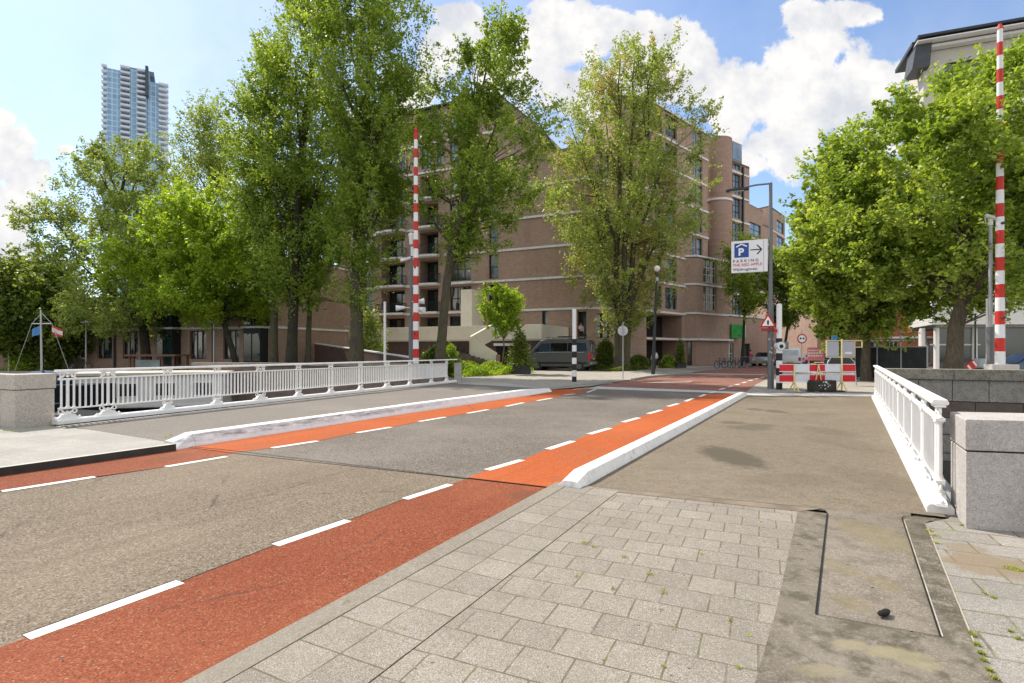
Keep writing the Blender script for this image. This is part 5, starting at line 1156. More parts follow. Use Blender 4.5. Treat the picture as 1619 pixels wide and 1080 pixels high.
MB().box((w(233), -1.5, zT(128)), (1.2, 3, 14)).build('dark_recess', mat('tower_dark', (.05, .07, .09), .5), root)
# small grey roof far left
root = thing('office_building', 'pale grey flat roofed building peeking above the far left tree', 'building', (PX(8, 150), 150, 0))
MB().box((0, 6, PZ(416, 150) / 2), (PX(36, 150) - PX(-30, 150), 12, PZ(416, 150))).build('wall', mat('pale_grey_wall', (.48, .52, .56), .8), root)
mb = MB()
for k in range(3): mb.box((0, -.1, PZ(421 + 6 * k, 150)), (PX(35, 150) - PX(-30, 150), .2, .5))
mb.build('window_strips', gDark, root)
# ================================================================ VEHICLES, BIKES, BOATS, PEOPLE
mTyre = mat('tyre', (.02, .02, .02), .85); mRim = mat('rim', (.10, .10, .105), .4, metal=.4); mTail = mat('tail_lamp', (.55, .01, .015), .3); mHead = mat('head_lamp', (.75, .76, .78), .2); gCar = m_glass('car_glass', (.012, .014, .016)); gCar.node_tree.nodes['Principled BSDF'].inputs['Specular IOR Level'].default_value = .35; mPlate = mat('plate_yellow', (.7, .5, .05), .5)
def vehicle(root, prof, W_, glass, paint, wheels, wr, taper, zt):
    """prof: side outline (x forward, z); upper body narrows above the belt zt"""
    mb = MB(); n = len(prof); top = max(p[1] for p in prof); hw = W_ / 2
    def yy(z): return hw if z <= zt else hw - taper * (z - zt) / (top - zt)
    def yl(z): return yy(z) - (.05 if z < .35 else 0)
    vs = [(x, s * (yl(z) - .06), z) for s in (-1, 1) for x, z in prof]
    cx = sum(p[0] for p in prof) / n; cz = sum(p[1] for p in prof) / n
    inn = [(cx + (x - cx) * .975, cz + (z - cz) * .96) for x, z in prof]
    # rounded shell: outline ring inset at the sides
    vs = []
    for s, ins, off_ in ((-1, True, 0), (-1, False, .07), (1, False, .07), (1, True, 0)):
        for (x, z), (xi, zi) in zip(prof, inn):
            vs.append((xi, s * yl(zi), zi) if ins else (x, s * (yl(z) - off_), z))
    fs = [tuple(range(n - 1, -1, -1)), tuple(range(3 * n, 4 * n))] + [(k * n + i, k * n + (i + 1) % n, (k + 1) * n + (i + 1) % n, (k + 1) * n + i) for k in range(3) for i in range(n)]
    mb.add(vs, fs); mb.build('body', paint, root, smooth=True)
    for nm, poly in glass:      # side windows
        for s in (-1, 1):
            g = MB(); g.add([(x, s * (yl(z) + .004), z) for x, z in poly] + [(x, s * (yl(z) - .02), z) for x, z in poly], [tuple(range(len(poly))), tuple(range(2 * len(poly) - 1, len(poly) - 1, -1))] + [(i, (i + 1) % len(poly), len(poly) + (i + 1) % len(poly), len(poly) + i) for i in range(len(poly))]); g.build(nm, gCar, root)
    for x in wheels:
        for s in (-1, 1):
            w_ = MB().cyl((x, s * (hw - .22), wr), (x, s * (hw + .005), wr), wr, wr, 20).build('wheel', mTyre, root, bevel=.02); MB().cyl((x, s * (hw + .0), wr), (x, s * (hw + .012), wr), wr * .6, wr * .6, 14).build('rim', mRim, w_)
            MB().cyl((x, s * (hw - .3), wr + .02), (x, s * (hw - .008), wr + .02), wr * 1.22, wr * 1.22, 22).build('wheel_arch', mBlackP, root)
# camper van (x forward). front points left-back in view
vr = Vector((6.35, 42.7)); vd = Vector((-.93, .37)).normalized()
r = thing('camper_van', 'dark grey camper van with roof bars parked below the blank brick wall', 'van', (vr.x + vd.x * 2.6, vr.y + vd.y * 2.6, .04), math.atan2(vd.y, vd.x))
paint = mat('van_graphite', (.085, .085, .082), .35, metal=.2, var=.06)
prof = [(-2.6, .42), (-2.64, 1.2), (-2.55, 2.05), (-2.42, 2.42), (-2.1, 2.50), (1.0, 2.50), (1.45, 2.38), (2.25, 1.52), (2.72, 1.28), (2.85, .95), (2.83, .45), (2.6, .32), (-2.4, .32)]
vehicle(r, prof, 2.05, [('side_window', [(-2.35, 1.55), (-.85, 1.55), (-.85, 2.18), (-2.25, 2.18)]), ('side_window', [(-.78, 1.55), (.6, 1.55), (.6, 2.18), (-.78, 2.18)]), ('cab_window', [(.68, 1.52), (1.95, 1.50), (1.35, 2.14), (.68, 2.18)])], paint, (-1.75, 1.75), .37, .14, 1.4)
mSil = mat('chrome_strip', (.5, .5, .5), .25, metal=.8)
for s in (-1, 1):
    MB().box((-.2, s * 1.03, 1.46), (3.9, .02, .035)).build('trim_strip', mSil, r); MB().box((-.3, s * 1.028, .62), (4.2, .03, .16)).build('side_skirt', mBlackP, r)
    MB().box((-2.56, s * .93, 1.12), (.16, .20, .62)).build('tail_lamp', mTail, r, bevel=.03); MB().box((2.72, s * .75, 1.02), (.2, .4, .2)).build('headlight', mHead, r, bevel=.04)
    MB().tube([(-2.1, s * .82, 2.62), (1.0, s * .82, 2.62)], .03, 6).build('roof_rail', mSil, r)
    MB().box((1.7, s * 1.14, 1.6), (.12, .2, .26)).build('mirror', mBlackP, r, bevel=.03)
mb = MB()
for x in (-1.7, -.4, .8): mb.box((x, 0, 2.64), (.06, 1.7, .05))
mb.box((-.8, -.4, 2.70), (2.2, .6, .1)); mb.build('roof_rack', mBlackP, r)
MB().box((-2.63, 0, 1.78), (.03, 1.55, .62), ry=R(-4)).build('rear_window', m_glass('rear_glass', (.20, .20, .20), .5), r); MB().box((-2.68, 0, .62), (.14, 1.9, .22)).build('rear_bumper', mat('bumper_grey', (.25, .25, .26), .5), r, bevel=.03); MB().box((-2.66, 0, .95), (.02, .52, .12)).build('number_plate', mPlate, r)
MB().box((-2.645, 0, 1.2), (.02, 1.5, .5)).build('tailgate_reflection', mat('tailgate_reflect', (.30, .27, .26), .25, metal=.3, var=.35, scale=4), r)  # lighter mottled panel, the reflection on the van's rear painted in colour
MB().add([(1.5, -.85, 2.36), (1.5, .85, 2.36), (2.27, .9, 1.53), (2.27, -.9, 1.53)], [(0, 1, 2, 3)]).build('windscreen', gCar, r)
# white small van behind the works barrier
def small_car(name, label, cat, loc, rz, paint, prof, W_, glass, wheels, wr=.31, back=True, belt=.9, group=None):
    r = thing(name, label, cat, loc, rz, group); vehicle(r, prof, W_, glass, paint, wheels, wr, .16, belt); L0 = min(p[0] for p in prof); L1 = max(p[0] for p in prof)
    for s in (-1, 1):
        MB().box((L0 + .04, s * (W_ / 2 - .14), .88), (.1, .2, .3 if W_ > 1.75 else .16)).build('tail_lamp', mTail, r, bevel=.02); MB().box((L1 - .09, s * (W_ / 2 - .22), .68), (.16, .34, .15)).build('headlight', mHead, r, bevel=.03)
        MB().box((.75, s * (W_ / 2 + .08), .98), (.1, .16, .13)).build('mirror', paint, r, bevel=.02)
    MB().box((L0 - .01, 0, .62), (.02, .5, .11)).build('number_plate', mPlate, r); MB().box((L1 + .005, 0, .45), (.03, .5, .11)).build('number_plate', mPlate, r); MB().box((L0 + .03, 0, .42), (.12, W_ * .94, .2)).build('bumper', mBlackP, r, bevel=.02)
    return r
mWv = mat('van_white', (.72, .73, .74), .35, var=.03); mSilver = mat('car_silver', (.36, .38, .40), .3, metal=.5, var=.04); mBlueC = mat('car_blue_grey', (.10, .15, .20), .25, metal=.5)
vanp = [(-2.1, .35), (-2.15, 1.0), (-2.05, 1.75), (-1.9, 1.86), (.5, 1.86), (.85, 1.78), (1.45, 1.12), (2.05, .95), (2.15, .6), (2.1, .3), (-2.0, .28)]
Yv = 49; rr_ = small_car('delivery_van', 'small white van seen from behind right of the black and white pole', 'van', (PX(1252, Yv) + .8, Yv + 1.8, .0), R(62), mWv, vanp, 1.8, [('side_window', [(.35, 1.1), (1.25, 1.1), (.85, 1.68), (.35, 1.70)])], (-1.4, 1.35), belt=1.1)
MB().box((-2.12, 0, 1.42), (.02, 1.3, .5)).build('rear_doors', mat('van_white_door', (.66, .68, .70), .4), rr_)
carp = [(-2.1, .35), (-2.15, .75), (-2.0, .98), (-1.45, 1.02), (-.95, 1.42), (.35, 1.45), (1.1, .98), (1.9, .85), (2.12, .6), (2.1, .3), (-2.0, .27)]
cg = [('side_window', [(-1.3, 1.0), (-.1, 1.0), (-.1, 1.38), (-.9, 1.38)]), ('side_window', [(-.02, 1.0), (.95, 1.0), (.3, 1.39), (-.02, 1.39)])]
def add_screens(r):
    MB().add([(-1.47, -.62, 1.03), (-1.47, .62, 1.03), (-.98, .55, 1.41), (-.98, -.55, 1.41)], [(0, 1, 2, 3)]).build('rear_window', gCar, r, loc=(-.012, 0, .012)); MB().add([(1.08, -.64, 1.0), (1.08, .64, 1.0), (.38, .55, 1.44), (.38, -.55, 1.44)], [(3, 2, 1, 0)]).build('windscreen', gCar, r, loc=(.012, 0, .012))
c_ = small_car('parked_car', 'silver car parked on the far side of the street beside the bicycles', 'car', (PX(1212, 58), 58.5, 0), R(232), mSilver, carp, 1.75, cg, (-1.3, 1.3)); add_screens(c_)
c_ = small_car('parked_car', 'dark estate car behind the works sign, left of the street tree', 'car', (PX(1336, 40), 41, 0), R(15), mat('car_black', (.02, .022, .025), .25, metal=.3), carp, 1.75, cg, (-1.3, 1.3)); add_screens(c_)
c_ = small_car('parked_car', 'blue grey car at the right edge of the view behind the quay wall', 'car', (PX(1637, 27), 27.2, 0), R(172), mBlueC, carp, 1.75, cg, (-1.3, 1.3)); add_screens(c_)
c_ = small_car('parked_car', 'white car behind the trestle board, right of the white van', 'car', (PX(1300, 52), 53, 0), R(50), mWv, carp, 1.75, cg, (-1.3, 1.3)); add_screens(c_)
# bicycles
mBk = mat('bike_blue', (.02, .06, .16), .4); mBk2 = mat('bike_dark', (.03, .032, .035), .4); mBk3 = mat('bike_teal', (.03, .13, .15), .4)
def bicycle(label, loc, rz, m, group):
    r = thing('bicycle', label, 'bicycle', loc, rz, group)
    for x in (-.52, .52):
        w_ = MB().ring((x, 0, .34), .33, .02, 'Y', 20, 5).build('wheel', mTyre, r)
        s_ = MB()
        for k in range(8): a = math.pi * k / 8; s_.cyl((x - .31 * math.cos(a), 0, .34 - .31 * math.sin(a)), (x + .31 * math.cos(a), 0, .34 + .31 * math.sin(a)), .004, .004, 3, False)
        s_.build('spokes', mLam, w_)
    mb = MB()
    for p, q in (((-.52, 0, .34), (-.1, 0, .30)), ((-.52, 0, .34), (-.2, 0, .78)), ((-.2, 0, .88), (-.1, 0, .30)), ((-.1, 0, .30), (.34, 0, .72)), ((-.18, 0, .72), (.34, 0, .82)), ((.52, 0, .34), (.32, 0, .98))): mb.cyl(p, q, .018, .018, 6)
    mb.box((-.5, 0, .72), (.42, .12, .02)); mb.ring((-.52, 0, .34), .37, .012, 'Y', 16, 4); mb.build('frame', m, r, smooth=True)
    MB().sph((-.22, 0, .93), .11, 8, 6, (1.2, .7, .35)).build('saddle', mBlackP, r); MB().tube([(.16, -.27, 1.04), (.30, -.2, 1.06), (.32, 0, 1.0), (.30, .2, 1.06), (.16, .27, 1.04)], .016, 5).build('handlebar', mLam, r)
    return r
labs = ['blue bicycle at the left end of the row beside the brick wall', 'dark blue bicycle, second from the left in the row', 'teal bicycle in the middle left of the row', 'dark bicycle in the middle right of the row', 'blue bicycle below the green shop sign edge, second from the right in the row', 'dark bicycle next to the person in pink at the right end of the row']
for k, lb in enumerate(labs):
    px_ = 1140 + k * 8.2; Yb = 50 + k * .5; bicycle(lb, (PX(px_, Yb), Yb, .0), R(28 + (k * 37) % 25), [mBk, mBk, mBk3, mBk2, mBk, mBk2][k], 'bicycles parked in a row by the podium')
bicycle('dark bicycle leaning at the quay lamp right of the boat mast', (PX(126, 42), 42, 0), R(60), mBk2, None)
# people: skinned continuous figures
mSkin = mat('skin', (.50, .30, .22), .6, var=.04); mHair = mat('dark_hair', (.03, .02, .015), .7)
def skin_obj(name, verts, edges, radii, m, parent, root_i=0, sub=1):
    me = bpy.data.meshes.new(name); me.from_pydata(verts, edges, []); me.materials.append(m); o = bpy.data.objects.new(name, me); COL.objects.link(o); o.parent = parent
    md = o.modifiers.new('skin', 'SKIN'); md.use_smooth_shade = True
    for i, d in enumerate(me.skin_vertices[0].data): d.radius = radii[i] if isinstance(radii[i], tuple) else (radii[i], radii[i]); d.use_root = (i == root_i)
    s = o.modifiers.new('sub', 'SUBSURF'); s.levels = sub; s.render_levels = sub; return o
def person(label, loc, rz, H, top_m, leg_m, arms, stride=.12, hair_m=None, bag=None):
    r = thing('person', label, 'person', loc, rz); k = H / 1.75
    J = {'pel': (0, 0, .95), 'wst': (0, 0, 1.08), 'chs': (0, -.01, 1.30), 'nck': (0, 0, 1.47), 'hd0': (0, .0, 1.55), 'hd1': (0, .012, 1.66)}
    V_ = []; E_ = []; Rr = []
    def add(p, rad, par=None): V_.append(tuple(c * k for c in p)); Rr.append(rad * k if not isinstance(rad, tuple) else tuple(x * k for x in rad)); i = len(V_) - 1; (E_.append((par, i)) if par is not None else None); return i
    pel = add((0, 0, .95), (.15, .11)); w = add((0, 0, 1.10), (.13, .10), pel); c = add((0, 0, 1.30), (.16, .11), w); n = add((0, 0, 1.46), .06, c); h0 = add((0, -.01, 1.56), .075, n); h1 = add((0, 0, 1.67), .085, h0); nose = add((0, -.10, 1.605), .012, h0)
    sk = {}
    for s in (-1, 1):
        hip = add((s * .09, 0, .88), .095, pel); kn = add((s * .10, s * stride * .5 - .02, .49), .062, hip); an = add((s * .10, s * stride, .09), .042, kn); toe = add((s * .11, s * stride - .16, .035), .036, an)
        sh = add((s * .17, 0, 1.39), .055, c); A_ = arms[0 if s < 0 else 1]; el = add((s * A_[0][0], A_[0][1], A_[0][2]), .042, sh); wr_ = add((s * A_[1][0], A_[1][1], A_[1][2]), .03, el); e = Vector(V_[wr_]) - Vector(V_[el]); e.normalize()
        pm = add(tuple((Vector(V_[wr_]) + e * .07 * k) / k), .034, wr_)
        for f in range(5):
            sp_ = Vector((0, (f - 2) * .016, 0)); p1 = (Vector(V_[pm]) / k) + e * (.055 if f else .02) + sp_ + (Vector((-s * .02, -.03, 0)) if f == 0 else Vector()); f1 = add(tuple(p1), .009, pm); add(tuple(p1 + e * (.035 if f not in (0, 4) else .025) + Vector((-s * .012, 0, 0))), .007, f1)
        sk[s] = (hip, kn, an, toe, sh, el, wr_)
    body = skin_obj('body', V_, E_, Rr, mSkin, r)
    def sub_skin(nm, chain_sets, inflate, m):
        vs, es, rs, mp = [], [], [], {}
        for ch in chain_sets:
            for a in ch:
                if a not in mp: mp[a] = len(vs); vs.append(V_[a]); q = Rr[a]; rs.append(tuple(x + inflate for x in q) if isinstance(q, tuple) else q + inflate)
            for a, b_ in zip(ch[:-1], ch[1:]):
                if (mp[a], mp[b_]) not in es: es.append((mp[a], mp[b_]))
        return skin_obj(nm, vs, es, rs, m, r)
    sub_skin('jacket', [(pel, w, c)] + [(c, sk[s][4], sk[s][5], sk[s][6]) for s in (-1, 1)], .022, top_m)
    sub_skin('trousers', [(pel, sk[s][0], sk[s][1], sk[s][2]) for s in (-1, 1)], .018, leg_m)
    for s in (-1, 1):
        a = Vector(V_[sk[s][2]]); MB().sph((a.x, a.y - .07 * k, .045), .1 * k, 8, 6, (.5, 1.3, .5)).build('shoe', mBlackP, r)
    MB().sph((0, .025 * k, 1.665 * k), .105 * k, 12, 8, (.92, 1.02, 1.0)).build('hair', hair_m or mHair, r, smooth=True)
    mb = MB()
    for s in (-1, 1): mb.sph((s * .03 * k, -.078 * k, 1.63 * k), .011 * k, 6, 4)
    mb.build('eyes', mBlackP, r); MB().box((0, -.078 * k, 1.565 * k), (.04 * k, .012, .008)).build('mouth', mat('lips', (.35, .1, .09), .6), r)
    return r
arm_down = ((.22, .02, 1.13), (.24, -.05, .90))
person('person in a pale grey jacket and dark trousers standing behind the globe lamp post', (PX(1035.2, 43.0), 43.0, .045), R(200), 1.72, mat('pale_grey_cloth', (.66, .67, .68), .8), mat('dark_trousers', (.03, .03, .035), .8), (((.26, .0, 1.14), (.28, -.1, .93)), ((.26, 0, 1.14), (.27, -.1, .93))), .1)
person('person in a white and pink top standing in the doorway behind the van', (PX(918.5, 48.6), 48.6, 2.45), R(10), 1.70, mat('pink_white_top', (.62, .50, .52), .8), mat('dark_trousers', (.03, .03, .035)), (((.22, -.04, 1.14), (.10, -.22, 1.16)), arm_down), .05)
MB().box((PX(919, 49.2), 49.4, 1.2), (2.4, 2.4, 2.48)).build('door_step', mBrick)['label'] = 'brick landing under the doorway behind the van'; tag(bpy.data.objects['door_step'], None, 'landing')
person('person in a magenta coat beside the parked bicycles', (PX(1187, 53.5), 53.5, 0), R(30), 1.72, mat('magenta_coat', (.50, .02, .14), .7), mat('light_trousers', (.30, .29, .30), .8), (((.24, -.03, 1.16), (.16, -.2, 1.02)), ((.24, .02, 1.14), (.2, -.16, 1.0))), .16)
# ---------------- boats
def hull(mb, L_, W_, z0, z1, n=10, bow=.5):
    rings = []
    for i in range(n + 1):
        t_ = i / n; x = -L_ / 2 + L_ * t_; f = min(1, (1 - t_) / bow) ** .55 if t_ > 1 - bow else 1; f = max(f, .02); w_ = W_ / 2 * f; zz_ = z1 + .25 * max(0, t_ - .6)
        rings.append([(x, -w_, zz_), (x, -w_ * .72, z0), (x, w_ * .72, z0), (x, w_, zz_)])
    vs = [p for r_ in rings for p in r_]; fs = [(i * 4 + j, i * 4 + (j + 1) % 4, (i + 1) * 4 + (j + 1) % 4, (i + 1) * 4 + j) for i in range(n) for j in range(4)] + [(3, 2, 1, 0)]; mb.add(vs, fs); return mb
# houseboat behind the left railing
hb = thing('houseboat', 'white houseboat with dark square windows moored behind the near end of the left railing', 'boat', (-19.0, 28.0, -1.95), math.atan2(.36, .93) + math.pi - R(4))
hull(MB(), 9.6, 3.4, -.3, .75).build('hull', mat('navy_hull', (.008, .010, .012), .6, spec=.05), hb)
mHB = mat('houseboat_white', (.62, .61, .58), .6, var=.06, dirt=((.40, .38, .34), .4))
MB().box((-.6, 0, 1.55), (6.8, 3.0, 1.6)).build('cabin', mHB, hb, bevel=.03); MB().box((-.6, 0, 2.42), (7.2, 3.4, .14)).build('cabin_roof', mat('beige_roof', (.50, .46, .40), .8, dirt=((.35, .31, .26), .4)), hb, bevel=.02)
for k in range(4):
    for y in (-1.505, 1.505): w_ = MB().box((-3.1 + 1.65 * k, y, 1.65), (.95, .04, .75)).build('window', mFrameW, hb); MB().box((-3.1 + 1.65 * k, y * 1.012, 1.65), (.8, .03, .6)).build('pane', gDark, w_)
MB().box((-.6, 0, .84), (6.9, 3.1, .1)).build('rubbing_strake', mHB, hb)
hb2 = thing('boat', 'black hulled boat beside the weathered stone pier', 'boat', (-17.6, 20.6, -1.95), math.atan2(-.36, .93) + R(180))
hull(MB(), 7.0, 2.6, -.3, 1.2).build('hull', mat('black_hull', (.008, .01, .014), .6, spec=.05), hb2); MB().box((1.6, 0, 1.2), (2.4, 1.7, .6)).build('cabin', mat('navy_cover', (.010, .018, .03), .8, spec=.05), hb2, bevel=.1); MB().tube([(3.9, .3, 1.5), (2.5, 1.2, 1.55), (-4, 1.35, 1.4)], .02, 5).build('rail', mLam, hb2)
# sailing boat with blue cover and two flags
Y = 26; bx = PX(66, Y); sb = thing('sailing_boat', 'boat with a blue cover, a mast and two small flags behind the weathered stone pier', 'boat', (bx, Y, -1.95), R(172))
hull(MB(), 6.4, 2.2, -.2, 2.0).build('hull', mat('boat_dark_hull', (.012, .018, .028), .6, spec=.05), sb)
MB().sph((-.2, 0, 2.12), 1.0, 16, 8, (1.5, .8, .5)).build('blue_cover', mat('blue_canvas', (.012, .05, .11), .8, var=.3, scale=3), sb, smooth=True)
zm = PZ(490, Y) + 1.95; zy = PZ(512, Y) + 1.95
MB().cyl((0, 0, 2), (0.05, 0, zm), .05, .035, 8).build('mast', mLam, sb); MB().cyl((-.55, 0, zy), (.55, 0, zy), .025, .025, 6).build('yard', mLam, sb)
mb = MB()
for s in (-1, 1): mb.cyl((s * .55, 0, zy), (0, 0, zm - .15), .012, .012, 4); mb.cyl((s * .55, 0, zy), (s * 1.7, 0, 2.1), .01, .01, 4)
mb.build('stays', mLam, sb)
def flag(name, label, cx, cols, s):
    mb = MB(); n = 8; W_ = .48; Hh = .42; rows = len(cols) if len(cols) > 1 else 1
    for rj in range(rows):
        mb.cur = rj
        for i in range(n):
            def pt(ii, jj): a = ii / n; return (s * (a * W_), .06 * math.sin(a * 7) * a, zy - .06 - a * .22 - jj * Hh * (1 - .15 * a))
            j0, j1 = rj / rows, (rj + 1) / rows
            for dy in (0, .006): mb.add([tuple(Vector(pt(i, j0)) + V((0, dy, 0))), tuple(Vector(pt(i + 1, j0)) + V((0, dy, 0))), tuple(Vector(pt(i + 1, j1)) + V((0, dy, 0))), tuple(Vector(pt(i, j1)) + V((0, dy, 0)))], [(0, 1, 2, 3)])
    o = mb.build(name, cols, loc=(bx + cx, Y - .02, -1.95)); return tag(o, label, 'flag')
flag('flag', 'small light blue flag on the left of the boat mast', -.0, [mat('flag_blue', (.08, .25, .50), .8)], -1)
flag('flag', 'small white and red flag on the right of the boat mast', .5, [mRedP, mat('flag_white', (.7, .66, .62), .8), mat('flag_white2', (.66, .62, .6), .8), mRedP], 1)
# wooden deck shelter on the quay
Y = 36; sh = thing('shelter', 'low brown timber shelter with a glass front on the left quay', 'shelter', (PX(232, Y), Y, -1.0)); w = lambda p_: PX(p_, Y) - PX(232, Y)
mWood = mat('brown_timber', (.16, .08, .05), .7, var=.2)
mb = MB(); z1 = PZ(562, Y) + 1.0
for px_ in (205, 211, 257, 274): mb.box((w(px_), 0, z1 / 2), (.12, .12, z1)); mb.box((w(px_), 1.6, z1 / 2), (.12, .12, z1))
mb.build('posts', mWood, sh); MB().box(((w(200) + w(280)) / 2, .8, z1), (w(280) - w(200), 2.1, .12)).build('roof', mWood, sh); MB().box(((w(214) + w(252)) / 2, .05, PZ(575, Y) + 1.0), (w(252) - w(214), .04, .5)).build('glass_front', m_glass('pale_glass', (.22, .30, .30)), sh)
MB().box(((w(200) + w(280)) / 2, .8, .3), (w(285) - w(195), 2.6, .6)).build('deck', mWood, sh)
# small litter on the joint plate
p = G(1397, 979); o = MB().sph((0, 0, .02), .03, 10, 6, (1.5, .8, .6)).sph((.035, .01, .022), .022, 8, 6, (1.3, .9, .6)).build('dropping', mBlackGap, loc=(p.x, p.y, .016), rz=R(20)); tag(o, 'small black lump lying on the joint plate in the foreground', 'litter')
# ================================================================ TREES AND PLANTS
lfElm = m_leaf('elm_leaf', (.10, .16, .028), (.22, .31, .055), (.43, .52, .12), .48)
lfYel = m_leaf('maple_leaf', (.15, .25, .02), (.29, .41, .045), (.47, .56, .09), .5)
lfFar = m_leaf('far_elm_leaf', (.13, .19, .055), (.25, .32, .09), (.42, .47, .16), .48)
lfDry = m_leaf('airy_leaf', (.14, .20, .06), (.265, .33, .10), (.42, .47, .17), .48, (.38, .31, .15))
lfLime = m_leaf('lime_leaf', (.10, .17, .02), (.27, .37, .06), (.60, .67, .21), .45)
lfDark = m_leaf('dark_leaf', (.05, .09, .02), (.13, .18, .032), (.24, .29, .06), .45)
lfHedge = m_leaf('hedge_leaf', (.10, .18, .015), (.24, .35, .03), (.40, .49, .06), .5)
lfCon = m_leaf('conifer_leaf', (.06, .10, .018), (.15, .19, .035), (.25, .29, .06), .35)
bkElm = m_bark('elm_bark', (.035, .03, .022), (.12, .10, .075), .6); bkDark = m_bark('dark_bark', (.018, .016, .013), (.055, .048, .038), .2); bkBrown = m_bark('brown_bark', (.06, .045, .032), (.17, .135, .10), .1)
def leaves_mesh(name, C, size, rs, m, parent=None, up=.35, loc=None):
    n = len(C); nrm = rs.normal(size=(n, 3)); nrm[:, 2] = np.abs(nrm[:, 2]) + up; nrm /= np.linalg.norm(nrm, axis=1)[:, None]
    a = np.cross(nrm, rs.normal(size=(n, 3))); a /= np.linalg.norm(a, axis=1)[:, None]; b = np.cross(nrm, a)
    s = (size * rs.uniform(.6, 1.35, n))[:, None]
    v = np.stack([C - a * s, C + b * s * .58 + nrm * s * .12, C + a * s, C - b * s * .58 + nrm * s * .12], 1).reshape(-1, 3)
    me = bpy.data.meshes.new(name); me.vertices.add(4 * n); me.vertices.foreach_set('co', v.astype(np.float32).ravel()); me.loops.add(4 * n); me.loops.foreach_set('vertex_index', np.arange(4 * n, dtype=np.int32)); me.polygons.add(n); me.polygons.foreach_set('loop_start', np.arange(0, 4 * n, 4, dtype=np.int32)); me.update(calc_edges=True); me.materials.append(m)
    o = bpy.data.objects.new(name, me); COL.objects.link(o); o.parent = parent
    if loc: o.location = loc
    return o
def tree(label, x, y, H, prof, leaf_m, bark_m, seed, n_leaf, leaf, n_clump, clump, trunk_r, lean=(0, 0), z0=0, group=None, stems=1, limb_up=.5, name='tree', squash=1.0, shell=.45, wob=.34, twig=.5, upr=1.0):
    """prof: list of (height fraction, radius m, dx, dy) of the crown envelope"""
    rs = np.random.RandomState(seed); root = thing(name, label, 'tree', (x, y, z0), 0, group)
    hs = np.array([p[0] for p in prof]) * H; rd = np.array([p[1] for p in prof]); ox = np.array([p[2] if len(p) > 2 else 0 for p in prof]); oy = np.array([p[3] if len(p) > 3 else 0 for p in prof])
    # lumpy envelope
    K = rs.uniform(0, 2 * math.pi, 6)
    def env(th, z): return np.interp(z, hs, rd) * (1 + wob * np.sin(2 * th + z * .35 + K[0]) * .6 + wob * np.sin(3 * th - z * .8 + K[1]) * .5 + wob * np.sin(5 * th + z * 1.3 + K[2]) * .4)
    zs = []
    while len(zs) < n_clump:
        z = rs.uniform(hs[0], hs[-1]); 
        if rs.uniform() < np.interp(z, hs, rd) / rd.max(): zs.append(z)
    zs = np.array(zs); th = rs.uniform(0, 2 * math.pi, n_clump); rr = env(th, zs) * rs.uniform(0, 1, n_clump) ** shell
    cen = np.stack([rr * np.cos(th) + np.interp(zs, hs, ox), rr * np.sin(th) + np.interp(zs, hs, oy), zs], 1)
    # skeleton
    mb = MB(); skel = []
    for s_ in range(stems):
        sx, sy = (rs.uniform(-.5, .5), rs.uniform(-.4, .4)) if stems > 1 else (0, 0); tx, ty = (sx * 5, sy * 5) if stems > 1 else (0, 0); n = 11; pts = []; ra = []
        for i in range(n):
            f = i / (n - 1); z = f * H * .93; px_ = sx + (tx - sx) * f + lean[0] * f + np.interp(z, hs, ox) * min(1, f * 1.2) + rs.normal() * .10 * f * 1.5; py_ = sy + (ty - sy) * f + lean[1] * f + np.interp(z, hs, oy) * f + rs.normal() * .10 * f * 1.5
            pts.append(Vector((px_, py_, z - (.1 if i == 0 else 0)))); ra.append(trunk_r * (1 / math.sqrt(stems)) * ((1.25 if i == 0 else 1) * (1 - f) ** .8 + .04))
        mb.tube(pts, ra, 10); skel += [(p, r_) for p, r_ in zip(pts, ra)][2:]
    def nearest(p, low):
        best = None; bd = 1e9
        for q, r_ in skel:
            dz = p.z - q.z
            if dz < low: continue
            d = (p - q).length + (0 if dz > .2 else 2)
            if d < bd: bd = d; best = (q, r_)
        return best or skel[0]
    order = rs.permutation(n_clump); nb = min(n_clump, 26)
    for j, i in enumerate(order):
        p = Vector(cen[i]) 
        if j < nb: p = Vector((p.x * .8, p.y * .8, p.z))
        elif rs.uniform() > twig: continue
        horiz = math.hypot(p.x, p.y); q, r_ = nearest(Vector((p.x, p.y, p.z - horiz * limb_up)), -50) if j < nb else nearest(p, .1)
        if j < nb:      # major limb leaves the trunk well below its tip
            zt = max(hs[0] * .92, p.z - horiz * (1.1 + limb_up) - .5); q, r_ = min(((a, b_) for a, b_ in skel[:(n - 2) * stems]), key=lambda s: abs(s[0].z - zt) + .3 * math.hypot(s[0].x - p.x, s[0].y - p.y))
        mid = (p + q) / 2 + Vector((rs.normal() * .15, rs.normal() * .15, -.10 * (p - q).length * (limb_up - .6))); r0 = min(r_ * .55, .05 + .02 * (p - q).length) if j < nb else min(r_ * .5, .035)
        m1 = q.lerp(mid, .5) * 1.0; seq = [q, q.lerp(mid, .5), mid, mid.lerp(p, .5), p]; mb.tube(seq, [r0, r0 * .85, r0 * .65, r0 * .45, r0 * .2], 5, cap=False)
        if j < nb: skel += [(seq[2], r0 * .65), (seq[3], r0 * .45), (seq[4], r0 * .3)]
    mb.build('trunk', bark_m, root, smooth=True)
    w_ = rs.uniform(.4, 1.6, n_clump); w_ /= w_.sum(); idx = rs.choice(n_clump, n_leaf, p=w_); sc = (clump * rs.uniform(.6, 1.4, n_clump))[idx]
    # sprays: each clump is a few drawn-out twigs pointing outwards and up, with a soft outline
    nt_ = 5; ax = cen - np.stack([np.interp(zs, hs, ox), np.interp(zs, hs, oy), zs - .9 * np.interp(zs, hs, rd).clip(.4) * upr], 1); ax /= np.linalg.norm(ax, axis=1)[:, None] + 1e-6
